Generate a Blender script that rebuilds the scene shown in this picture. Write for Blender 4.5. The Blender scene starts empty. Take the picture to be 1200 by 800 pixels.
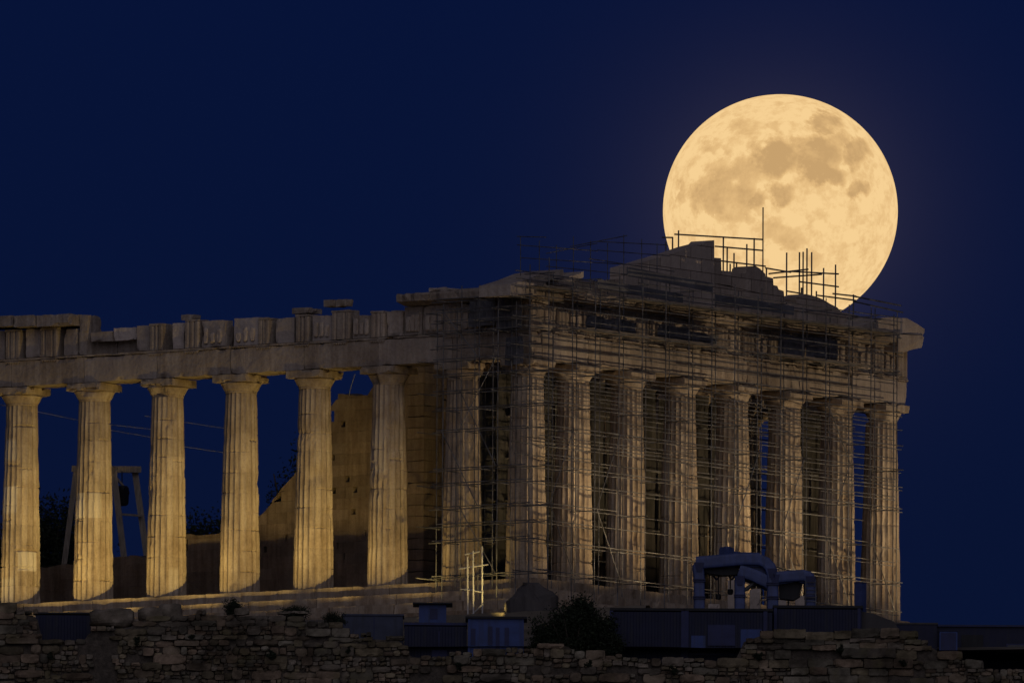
import bpy, math, random
import numpy as np
from mathutils import Vector, Matrix

# ------------------------------------------------------------------ scene, camera, sky, light
S = bpy.context.scene
COL = S.collection
R = math.radians

AZ, DIST, CAMZ, YAW, PITCH, ROLL, FPX = R(35.7162), 1100.0, -88.17, R(0.05002), R(5.15074), R(0.35), 27827.7
PW, PH = 1200.0, 800.0
CAM = Vector((-DIST * math.cos(AZ), -DIST * math.sin(AZ), CAMZ))
FW = Vector((math.cos(AZ + YAW) * math.cos(PITCH), math.sin(AZ + YAW) * math.cos(PITCH), math.sin(PITCH)))
RT = FW.cross(Vector((0, 0, 1))).normalized()
UP = RT.cross(FW)
RT, UP = RT * math.cos(ROLL) + UP * math.sin(ROLL), UP * math.cos(ROLL) - RT * math.sin(ROLL)
RH = Vector((math.sin(AZ), -math.cos(AZ), 0))      # to the right, seen from the hill
FH = Vector((math.cos(AZ), math.sin(AZ), 0))       # away from the hill

cd = bpy.data.cameras.new('camera')
cam = bpy.data.objects.new('camera', cd)
COL.objects.link(cam)
m = Matrix((RT, UP, -FW)).transposed().to_4x4()
m.translation = CAM
cam.matrix_world = m
cd.sensor_width = 36.0
cd.lens = FPX / PW * 36.0
cd.clip_start, cd.clip_end = 20.0, 200000.0
S.camera = cam

def ray(px, py):
    return (FW * FPX + RT * (px - PW / 2) - UP * (py - PH / 2)).normalized()
def onX(px, py, x):
    d = ray(px, py); return CAM + d * ((x - CAM.x) / d.x)
def onY(px, py, y):
    d = ray(px, py); return CAM + d * ((y - CAM.y) / d.y)
def onD(px, py, dep):                                # dep: metres beyond the temple's near corner
    d = ray(px, py); return CAM + d * ((DIST + dep) / d.dot(FH))

SUN_EL, SUN_AZ = R(3.0), math.atan2(-0.62, -0.78)     # afterglow: the sun has set behind the viewer
W = bpy.data.worlds.new('World')
S.world = W
W.use_nodes = True
nt = W.node_tree
for n in list(nt.nodes): nt.nodes.remove(n)
sky = nt.nodes.new('ShaderNodeTexSky')
sky.sky_type = 'NISHITA'
sky.sun_disc = False
sky.sun_elevation = SUN_EL
sky.sun_rotation = math.pi / 2 - SUN_AZ
sky.altitude = 150
sky.ozone_density = 4.0
hue = nt.nodes.new('ShaderNodeMix'); hue.data_type = 'RGBA'; hue.blend_type = 'MULTIPLY'
hue.inputs[0].default_value = 1.0
hue.inputs[7].default_value = (0.22, 0.295, 1.30, 1)   # the exposure is set for the lamps: dusk blue
bg = nt.nodes.new('ShaderNodeBackground')
bg.inputs[1].default_value = 0.0172
wo = nt.nodes.new('ShaderNodeOutputWorld')
nt.links.new(sky.outputs[0], hue.inputs[6])
nt.links.new(hue.outputs[2], bg.inputs[0])
# the moon's soft aureole in the evening air: falls off with the angle from the moon
MOON_DIR = ray(914.5, 247.3)
tc = nt.nodes.new('ShaderNodeTexCoord')
df = nt.nodes.new('ShaderNodeVectorMath'); df.operation = 'DISTANCE'; df.inputs[1].default_value = MOON_DIR
nt.links.new(tc.outputs['Generated'], df.inputs[0])
m1 = nt.nodes.new('ShaderNodeMath'); m1.operation = 'SUBTRACT'; m1.inputs[1].default_value = 0.00494
m2 = nt.nodes.new('ShaderNodeMath'); m2.operation = 'MULTIPLY'; m2.inputs[1].default_value = -1 / 0.0028
m3 = nt.nodes.new('ShaderNodeMath'); m3.operation = 'EXPONENT'
m4 = nt.nodes.new('ShaderNodeMath'); m4.operation = 'MINIMUM'; m4.inputs[1].default_value = 1.0
for a_, b_ in ((df.outputs['Value'], m1), (m1.outputs[0], m2), (m2.outputs[0], m3), (m3.outputs[0], m4)): nt.links.new(a_, b_.inputs[0])
ab = nt.nodes.new('ShaderNodeBackground'); ab.inputs[0].default_value = (0.0125, 0.0095, 0.0095, 1)
nt.links.new(m4.outputs[0], ab.inputs[1])
asum = nt.nodes.new('ShaderNodeAddShader')
nt.links.new(bg.outputs[0], asum.inputs[0]); nt.links.new(ab.outputs[0], asum.inputs[1])
nt.links.new(asum.outputs[0], wo.inputs[0])

sd = bpy.data.lights.new('sun', 'SUN')
sd.energy = 0.41
sd.angle = R(70)
sd.color = (0.92, 0.88, 1.0)
sun = bpy.data.objects.new('sun', sd)
COL.objects.link(sun)
sun.rotation_euler = Vector((math.cos(SUN_AZ), math.sin(SUN_AZ), 0.55)).to_track_quat('Z', 'Y').to_euler()

S.view_settings.view_transform = 'Standard'
S.view_settings.look = 'None'
S.view_settings.gamma = 1.0
S.view_settings.use_curve_mapping = False
S.view_settings.exposure = 0.0
S.cycles.use_denoising = True
S.cycles.max_bounces = 5
S.cycles.caustics_reflective = False
S.cycles.caustics_refractive = False
S.cycles.sample_clamp_indirect = 3.0

WARM = (1.0, 0.705, 0.215)
def flood(pos, aim, power, cone=95, blend=0.6, rad=0.14, color=WARM):
    d = bpy.data.lights.new('floodlight_beam', 'SPOT')
    d.energy = power; d.spot_size = R(cone); d.spot_blend = blend
    d.shadow_soft_size = rad; d.color = color
    o = bpy.data.objects.new('floodlight_beam', d); COL.objects.link(o)
    o.location = pos
    o.rotation_euler = (Vector(aim) - Vector(pos)).to_track_quat('-Z', 'Y').to_euler()
    return o

# ------------------------------------------------------------------ materials
def mat(name, build=None, rough=0.8, base=(0.5, 0.5, 0.5), metal=0.0):
    mt = bpy.data.materials.new(name); mt.use_nodes = True
    t = mt.node_tree; p = t.nodes['Principled BSDF']
    p.inputs['Base Color'].default_value = (*base, 1)
    p.inputs['Roughness'].default_value = rough
    p.inputs['Metallic'].default_value = metal
    p.inputs['Specular IOR Level'].default_value = 0.3
    if build: build(t, p)
    return mt

def N(t, kind, **kw):
    n = t.nodes.new('ShaderNode' + kind)
    for k, v in kw.items():
        if k.startswith('i_'):
            key = k[2:]
            n.inputs[int(key) if key.isdigit() else key.replace('_', ' ')].default_value = v
        else: setattr(n, k, v)
    return n
def coords(t, scale=(1, 1, 1), kind='Object'):
    c = N(t, 'TexCoord'); mp = N(t, 'Mapping'); mp.inputs['Scale'].default_value = scale
    t.links.new(c.outputs[kind], mp.inputs[0]); return mp.outputs[0]
def noise(t, vec, scale, detail=6, rough=0.6):
    n = N(t, 'TexNoise'); n.inputs['Scale'].default_value = scale
    n.inputs['Detail'].default_value = detail; n.inputs['Roughness'].default_value = rough
    t.links.new(vec, n.inputs['Vector']); return n.outputs['Fac']
def ramp(t, fac, stops):
    r = N(t, 'ValToRGB'); e = r.color_ramp.elements
    while len(e) < len(stops): e.new(0.5)
    for el, (p, c) in zip(e, stops): el.position = p; el.color = (*c, 1) if len(c) == 3 else c
    t.links.new(fac, r.inputs[0]); return r.outputs[0]
def mixc(t, fac, a, b, mode='MIX'):
    n = N(t, 'Mix', data_type='RGBA', blend_type=mode)
    for s, v in ((0, fac), (6, a), (7, b)):
        if isinstance(v, (int, float)): n.inputs[s].default_value = v
        elif isinstance(v, tuple): n.inputs[s].default_value = (*v, 1)
        else: t.links.new(v, n.inputs[s])
    return n.outputs[2]
def attr(t, name='tone'):
    a = N(t, 'Attribute', attribute_name=name); return a.outputs['Color'], a.outputs['Fac']
def bump(t, p, h, strength=0.5, dist=0.05):
    b = N(t, 'Bump'); b.inputs['Strength'].default_value = strength; b.inputs['Distance'].default_value = dist
    t.links.new(h, b.inputs['Height']); t.links.new(b.outputs[0], p.inputs['Normal'])

def marble(dark, light, fresh, streak=0.55, pits=0.5):
    def f(t, p):
        v = coords(t)
        n1 = noise(t, v, 0.55, 8, 0.62)
        c = ramp(t, n1, [(0.32, dark), (0.68, light)])
        vs = coords(t, (2.6, 2.6, 0.22))
        st = ramp(t, noise(t, vs, 1.0, 6, 0.7), [(0.42, (0.50, 0.43, 0.36)), (0.60, (1, 1, 1))])
        c = mixc(t, streak, c, st, 'MULTIPLY')
        fine = noise(t, v, 9.0, 5, 0.7)
        c = mixc(t, 0.6, c, ramp(t, fine, [(0.30, (0.62, 0.57, 0.52)), (0.55, (1, 1, 1))]), 'MULTIPLY')
        _, fac = attr(t, 'tone')
        c = mixc(t, fac, c, fresh)
        sc, _ = attr(t, 'shade')
        c = mixc(t, 1.0, c, sc, 'MULTIPLY')
        t.links.new(c, p.inputs['Base Color'])
        vo = N(t, 'TexVoronoi'); vo.inputs['Scale'].default_value = 5.0; t.links.new(v, vo.inputs['Vector'])
        h = mixc(t, 0.4, noise(t, v, 6.0, 8, 0.7), vo.outputs['Distance'])
        bump(t, p, h, pits, 0.06)
    return f

M = {}
M['marble'] = mat('weathered_marble', marble((0.30, 0.235, 0.165), (0.50, 0.42, 0.32), (0.62, 0.57, 0.50)), 0.85)
M['entab'] = mat('entablature_marble', marble((0.26, 0.21, 0.165), (0.46, 0.39, 0.31), (0.64, 0.55, 0.47), 0.5, 0.6), 0.88)
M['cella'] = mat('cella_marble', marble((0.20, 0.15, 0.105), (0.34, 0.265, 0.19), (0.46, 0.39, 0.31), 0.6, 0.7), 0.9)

def tymp(t, p):
    marble((0.26, 0.21, 0.165), (0.46, 0.39, 0.31), (0.64, 0.55, 0.47), 0.5, 0.6)(t, p)
    c = N(t, 'TexCoord'); sp = N(t, 'SeparateXYZ'); cb = N(t, 'CombineXYZ')
    t.links.new(c.outputs['Object'], sp.inputs[0]); t.links.new(sp.outputs['X'], cb.inputs['X']); t.links.new(sp.outputs['Z'], cb.inputs['Y'])
    br = N(t, 'TexBrick'); br.inputs['Scale'].default_value = 1.0; br.inputs['Mortar Size'].default_value = 0.022; br.inputs['Mortar Smooth'].default_value = 0.3
    br.inputs['Brick Width'].default_value = 1.7; br.inputs['Row Height'].default_value = 0.62; br.inputs['Bias'].default_value = 0.0
    br.inputs['Color1'].default_value = (0.72, 0.70, 0.68, 1); br.inputs['Color2'].default_value = (1.0, 0.97, 0.93, 1); br.inputs['Mortar'].default_value = (0.25, 0.22, 0.2, 1)
    t.links.new(cb.outputs[0], br.inputs['Vector'])
    src = p.inputs['Base Color'].links[0].from_socket
    t.links.new(mixc(t, 1.0, src, br.outputs['Color'], 'MULTIPLY'), p.inputs['Base Color'])
M['tymp'] = mat('tympanum_marble', tymp, 0.88)
def rubble(t, p):
    v = coords(t)
    sc, _ = attr(t, 'shade')
    c = ramp(t, noise(t, v, 2.2, 8, 0.65), [(0.3, (0.12, 0.098, 0.07)), (0.7, (0.33, 0.275, 0.205))])
    c = mixc(t, 0.85, c, ramp(t, noise(t, coords(t, (.45, .45, .8)), 1.0, 4, 0.6), [(0.38, (0.30, 0.29, 0.26)), (0.58, (1, 1, 1))]), 'MULTIPLY')
    c = mixc(t, 1.0, c, sc, 'MULTIPLY')
    lich = ramp(t, noise(t, v, 1.1, 4, 0.5), [(0.55, (0, 0, 0)), (0.68, (1, 1, 1))])
    c = mixc(t, lich, c, mixc(t, 0.55, c, (0.10, 0.085, 0.035)))
    t.links.new(c, p.inputs['Base Color'])
    bump(t, p, noise(t, v, 7.0, 8, 0.7), 0.8, 0.07)
M['rubble'] = mat('rubble_stone', rubble, 0.95)
def mortar(t, p):
    v = coords(t)
    t.links.new(ramp(t, noise(t, v, 3.0, 8, 0.7), [(0.3, (0.04, 0.034, 0.026)), (0.7, (0.15, 0.122, 0.092))]), p.inputs['Base Color'])
    bump(t, p, noise(t, v, 5.0, 8, 0.7), 1.0, 0.15)
M['mortar'] = mat('earth_mortar', mortar, 0.95)
def steel(t, p):
    v = coords(t)
    t.links.new(ramp(t, noise(t, v, 1.6, 6, 0.6), [(0.35, (0.06, 0.055, 0.05)), (0.62, (0.17, 0.17, 0.172))]), p.inputs['Base Color'])
M['steel'] = mat('galvanised_tube', steel, 0.5, metal=0.25)
M['lit_steel'] = mat('lit_galvanised_tube', None, 0.45, (0.55, 0.54, 0.50), 0.2)  # paler copy of the tube steel, so the tower poles look brightly lit
M['plank'] = mat('deck_plank', lambda t, p: t.links.new(ramp(t, noise(t, coords(t, (1, 1, 6)), 2.0), [(0.3, (0.08, 0.07, 0.06)), (0.7, (0.20, 0.17, 0.14))]), p.inputs['Base Color']), 0.9)
M['netting'] = mat('blue_grey_board', lambda t, p: t.links.new(ramp(t, noise(t, coords(t), 1.3), [(0.3, (0.075, 0.074, 0.08)), (0.7, (0.15, 0.145, 0.15))]), p.inputs['Base Color']), 0.85)
M['porch_net'] = mat('porch_darkening_net', lambda t, p: t.links.new(ramp(t, noise(t, coords(t), 1.1), [(0.3, (0.012, 0.012, 0.011)), (0.7, (0.040, 0.036, 0.032))]), p.inputs['Base Color']), 0.95)
M['timber'] = mat('pale_timber', lambda t, p: t.links.new(ramp(t, noise(t, coords(t, (6, 6, 0.7)), 2.0), [(0.3, (0.16, 0.13, 0.10)), (0.7, (0.34, 0.29, 0.23))]), p.inputs['Base Color']), 0.8)
def paint(c, worn=0.4):
    def f(t, p):
        v = coords(t)
        a = tuple(x * (1 - worn) for x in c)
        k = ramp(t, noise(t, v, 1.4, 8, 0.65), [(0.3, a), (0.7, c)])
        grime = ramp(t, noise(t, coords(t, (3.5, 3.5, .35)), 1.0, 7, 0.7), [(0.50, (0, 0, 0)), (0.66, (1, 1, 1))])
        k = mixc(t, grime, k, tuple(x * .45 + .012 for x in c))
        rust = ramp(t, noise(t, v, 3.2, 8, 0.7), [(0.64, (0, 0, 0)), (0.72, (.7, .7, .7))])
        t.links.new(mixc(t, rust, k, (0.055, 0.034, 0.022)), p.inputs['Base Color'])
        bump(t, p, noise(t, v, 3.0, 4), 0.15, 0.03)
    return f
M['navy'] = mat('navy_paint', paint((0.030, 0.037, 0.11)), 0.6)
M['navy_dark'] = mat('dark_navy_paint', paint((0.010, 0.013, 0.042)), 0.6)
M['blue'] = mat('blue_paint', paint((0.034, 0.068, 0.23)), 0.5)
M['blue_steel'] = mat('blue_machine_paint', paint((0.075, 0.105, 0.26), 0.55), 0.45)
M['pale_blue'] = mat('grey_blue_sheet', paint((0.06, 0.07, 0.11)), 0.7)
M['black'] = mat('black_metal', paint((0.012, 0.012, 0.014)), 0.6)
M['glass'] = mat('dark_window_glass', None, 0.12, (0.01, 0.012, 0.02))
M['tarp'] = mat('grey_tarpaulin', paint((0.085, 0.078, 0.075)), 0.8)
M['cable'] = mat('grey_cable', None, 0.6, (0.22, 0.22, 0.23))
M['bark'] = mat('bark', mortar, 0.95)
def leaf(a, b):
    def f(t, p):
        sc, fac = attr(t, 'shade')
        t.links.new(mixc(t, fac, a, b), p.inputs['Base Color'])
    return f
M['leaf'] = mat('dark_leaves', leaf((0.008, 0.012, 0.006), (0.026, 0.036, 0.015)), 0.8)
def ground(t, p):
    v = coords(t)
    t.links.new(ramp(t, noise(t, v, 0.4, 10, 0.65), [(0.3, (0.07, 0.06, 0.045)), (0.7, (0.19, 0.165, 0.125))]), p.inputs['Base Color'])
    bump(t, p, noise(t, v, 3.0, 8, 0.7), 0.6, 0.1)
M['ground'] = mat('dusty_ground', ground, 0.95)

# ------------------------------------------------------------------ mesh helpers
def vnoise(P, scale, seed=0):
    """Smooth value noise in [-1, 1] at the points P (n, 3)."""
    Q = np.asarray(P, float) * scale + seed * 17.31 + 1000.0
    I = np.floor(Q).astype(np.int64); F = Q - I; F = F * F * (3 - 2 * F)
    def h(ix, iy, iz):
        n = (ix * 374761393 + iy * 668265263 + iz * 2147483647 + seed * 1274126177) & 0xffffffff
        n = ((n ^ (n >> 13)) * 1274126177) & 0xffffffff
        n = n ^ (n >> 16)
        return (n & 0xffff) / 32767.5 - 1.0
    out = 0
    for a in (0, 1):
        for b in (0, 1):
            for c in (0, 1):
                w = (F[:, 0] if a else 1 - F[:, 0]) * (F[:, 1] if b else 1 - F[:, 1]) * (F[:, 2] if c else 1 - F[:, 2])
                out = out + w * h(I[:, 0] + a, I[:, 1] + b, I[:, 2] + c)
    return out

class MB:
    def __init__(s): s.v, s.f, s.sh, s.tn, s.n = [], [], [], [], 0
    def add(s, verts, faces, shade=(1, 1, 1), tone=0.0):
        verts = np.asarray(verts, float).reshape(-1, 3)
        s.v.append(verts); k = s.n
        s.f.extend([tuple(i + k for i in f) for f in faces])
        sh = np.asarray(shade, float)
        if sh.ndim == 0: sh = np.array([sh, sh, sh])
        if sh.ndim == 1: sh = np.repeat(sh[None, :], len(verts), 0)
        s.sh.append(sh)
        tn = np.asarray(tone, float)
        s.tn.append(np.full(len(verts), float(tn)) if tn.ndim == 0 else tn)
        s.n += len(verts); return s
    def box(s, lo, hi, shade=(1, 1, 1)):
        (a, b, c), (d, e, f) = lo, hi
        v = [(a, b, c), (d, b, c), (d, e, c), (a, e, c), (a, b, f), (d, b, f), (d, e, f), (a, e, f)]
        return s.add(v, [(0, 3, 2, 1), (4, 5, 6, 7), (0, 1, 5, 4), (1, 2, 6, 5), (2, 3, 7, 6), (3, 0, 4, 7)], shade)
    def obox(s, p0, p1, w, h, up=Vector((0, 0, 1)), shade=(1, 1, 1)):
        """A square bar from p0 to p1, w wide and h high."""
        p0, p1 = Vector(p0), Vector(p1); d = (p1 - p0).normalized()
        if abs(d.dot(up)) > 0.97: up = FH
        x = d.cross(up).normalized(); y = x.cross(d)
        v = []
        for p in (p0, p1):
            for a, b in ((-1, -1), (1, -1), (1, 1), (-1, 1)): v.append(p + x * (a * w / 2) + y * (b * h / 2))
        return s.add([tuple(q) for q in v], [(0, 3, 2, 1), (4, 5, 6, 7), (0, 1, 5, 4), (1, 2, 6, 5), (2, 3, 7, 6), (3, 0, 4, 7)], shade)
    def tube(s, p0, p1, r, n=6, r1=None):
        p0, p1 = Vector(p0), Vector(p1); d = (p1 - p0).normalized()
        x = d.cross(Vector((0.3, 0.5, 0.81)) if abs(d.z) < 0.7 else Vector((1, 0.2, 0))).normalized(); y = d.cross(x)
        r1 = r if r1 is None else r1
        v = [tuple(p + (x * math.cos(2 * math.pi * k / n) + y * math.sin(2 * math.pi * k / n)) * q) for p, q in ((p0, r), (p1, r1)) for k in range(n)]
        f = [(k, (k + 1) % n, n + (k + 1) % n, n + k) for k in range(n)] + [tuple(range(n - 1, -1, -1)), tuple(range(n, 2 * n))]
        return s.add(v, f)
    def path(s, pts, r, n=5):
        for a, b in zip(pts[:-1], pts[1:]): s.tube(a, b, r, n)
        return s
    def rough(s, lo, hi, step=0.25, amp=0.012, chip=0.06, seed=0, shade=(1, 1, 1), tone=0.0, fscale=0.9, frame=None, round_=0.0):
        """A stone block: subdivided box, faces uneven, edges chipped."""
        lo, hi = np.array(lo, float), np.array(hi, float); size = hi - lo
        n = np.maximum(1, np.round(size / step).astype(int))
        n = np.minimum(n, 40)
        idx, P, Fc = {}, [], []
        def vid(i, j, k):
            key = (i, j, k)
            if key not in idx: idx[key] = len(P); P.append(key)
            return idx[key]
        a, b, c = n
        for i in range(a):
            for j in range(b):
                for k, fl in ((0, 1), (c, 0)):
                    q = [vid(i, j, k), vid(i + 1, j, k), vid(i + 1, j + 1, k), vid(i, j + 1, k)]
                    Fc.append(tuple(q[::-1] if fl else q))
        for i in range(a):
            for k in range(c):
                for j, fl in ((0, 0), (b, 1)):
                    q = [vid(i, j, k), vid(i + 1, j, k), vid(i + 1, j, k + 1), vid(i, j, k + 1)]
                    Fc.append(tuple(q[::-1] if fl else q))
        for j in range(b):
            for k in range(c):
                for i, fl in ((0, 1), (a, 0)):
                    q = [vid(i, j, k), vid(i, j + 1, k), vid(i, j + 1, k + 1), vid(i, j, k + 1)]
                    Fc.append(tuple(q[::-1] if fl else q))
        K = np.array(P); X = lo + K / n * size
        side = np.where(K == 0, -1.0, np.where(K == n, 1.0, 0.0))
        cnt = np.abs(side).sum(1)
        e = np.clip(vnoise(X, 2.3, seed) * 0.75 + vnoise(X, 6.1, seed + 3) * 0.45 + 0.15, 0, 1) ** 1.5
        X = X - side * (np.where(cnt > 1, 1, 0) * (e * chip + chip * 0.08))[:, None]
        X = X + side * (np.where(cnt == 1, 1, 0) * amp * (vnoise(X, fscale * 1.7, seed + 5) + 0.5 * vnoise(X, 5, seed + 7) - 0.7))[:, None]
        if round_:
            ctr = (lo + hi) / 2; U = (X - ctr) / (size / 2)
            L = np.linalg.norm(U, axis=1, keepdims=True)
            X = ctr + U / np.maximum(L, 1e-6) * np.minimum(L, 1 + (1 - round_) * 0.75) * (size / 2)
            X = X + np.stack([vnoise(X, 1.6, seed + q) for q in (11, 12, 13)], 1) * size.min() * 0.13 * round_
        if frame is not None:
            o, ax, ay, az = frame
            X = np.array(o) + X[:, :1] * np.array(ax) + X[:, 1:2] * np.array(ay) + X[:, 2:] * np.array(az)
        return s.add(X, Fc, shade, tone)
    def prism(s, outline, off, shade=(1, 1, 1)):
        """outline: 3-D points in order; extruded by the vector off."""
        n = len(outline); off = Vector(off)
        v = [tuple(p) for p in outline] + [tuple(Vector(p) + off) for p in outline]
        f = [tuple(range(n)), tuple(range(2 * n - 1, n - 1, -1))] + [(k, n + k, n + (k + 1) % n, (k + 1) % n) for k in range(n)]
        return s.add(v, f, shade)
    def build(s, name, mt, parent=None, origin=None, smooth=False):
        me = bpy.data.meshes.new(name)
        V = np.concatenate(s.v) if s.v else np.zeros((0, 3))
        if origin is not None: V = V - np.array(origin)
        me.from_pydata(V.tolist(), [], s.f)
        sh = np.concatenate(s.sh); tn = np.concatenate(s.tn)
        a = me.attributes.new('shade', 'FLOAT_COLOR', 'POINT')
        a.data.foreach_set('color', np.concatenate([sh, np.ones((len(sh), 1))], 1).astype(np.float32).ravel())
        b = me.attributes.new('tone', 'FLOAT', 'POINT')
        b.data.foreach_set('value', tn.astype(np.float32))
        me.materials.append(mt)
        me.update()
        import bmesh
        bm = bmesh.new(); bm.from_mesh(me); bmesh.ops.recalc_face_normals(bm, faces=bm.faces); bm.to_mesh(me); bm.free()
        if smooth: me.polygons.foreach_set('use_smooth', [True] * len(me.polygons))
        o = bpy.data.objects.new(name, me); COL.objects.link(o)
        if origin is not None: o.location = origin
        if parent is not None: o.parent = parent
        return o

def tag(o, label, cat, group=None):
    o['label'] = label; o['category'] = cat
    if group: o['group'] = group
    return o
def thing(name, label, cat, loc=(0, 0, 0), group=None):
    o = bpy.data.objects.new(name, None); COL.objects.link(o); o.location = loc
    o.empty_display_size = 0.5
    return tag(o, label, cat, group)
def struct(o): o['kind'] = 'structure'; return o
rnd = random.Random(7)

# ------------------------------------------------------------------ ground
def local(sx, dep, z):                               # sx metres right of the corner, dep metres beyond it
    p = RH * sx + FH * dep; return (p.x, p.y, z)
def plateau_z(dep):
    if dep > -6: return -2.55
    if dep > -20: return -2.55 - ( -6 - dep) / 14 * 2.4
    return -4.95
mb = MB(); gx = np.linspace(-120, 90, 106); gd = np.concatenate([np.linspace(-22.6, 0, 24), np.linspace(2, 110, 40)])
V = [local(x, d, plateau_z(d)) for d in gd for x in gx]
V = np.array(V); V[:, 2] += vnoise(V, 0.35, 2) * 0.10 + vnoise(V, 1.1, 4) * 0.05
nx = len(gx)
mb.add(V, [(j * nx + i, j * nx + i + 1, (j + 1) * nx + i + 1, (j + 1) * nx + i) for j in range(len(gd) - 1) for i in range(nx - 1)])
struct(mb.build('plateau_ground', M['ground'], smooth=True))
mb = MB(); V = []  # bank added between lamps and temple to keep floodlight off the steps
ny = 90
for i in range(ny + 1):
    y = -9 + 66 * i / ny; e = .05 * math.sin(i * 1.7) + .04 * math.sin(i * .6)
    V += [(-3.75, y, -2.7), (-3.42 + e, y, -1.91 + e * .5), (-3.15 + e, y, -1.88 - e * .4), (-2.7, y, -2.7)]
mb.add(V, [(i * 4 + k, i * 4 + k + 1, i * 4 + k + 5, i * 4 + k + 4) for i in range(ny) for k in range(3)])
struct(mb.build('shade_bank', M['ground'], smooth=True))
mb = MB()                                            # the crag under the plateau
rows = [(-24.8, -9.5), (-27, -13), (-31, -22), (-38, -40), (-60, -62), (-110, -82), (-180, -92.5)]
gx2 = np.linspace(-160, 130, 120)
V = np.array([local(x, d, z) for d, z in rows for x in gx2])
V += np.stack([vnoise(V, 0.12, k) * 2.2 + vnoise(V, 0.5, k + 9) * 0.7 for k in (1, 2, 3)], 1) * np.repeat(np.array([0.15, .5, 1, 1, 1, 1, .5]), len(gx2))[:, None]
mb.add(V, [(j * 120 + i, j * 120 + i + 1, (j + 1) * 120 + i + 1, (j + 1) * 120 + i) for j in range(6) for i in range(119)])
struct(mb.build('rock_terrain', M['ground']))
mb = MB()
mb.add([(-9e4, -9e4, -93), (9e4, -9e4, -93), (9e4, 9e4, -93), (-9e4, 9e4, -93)], [(0, 1, 2, 3)])
struct(mb.build('ground', M['ground']))

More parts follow.
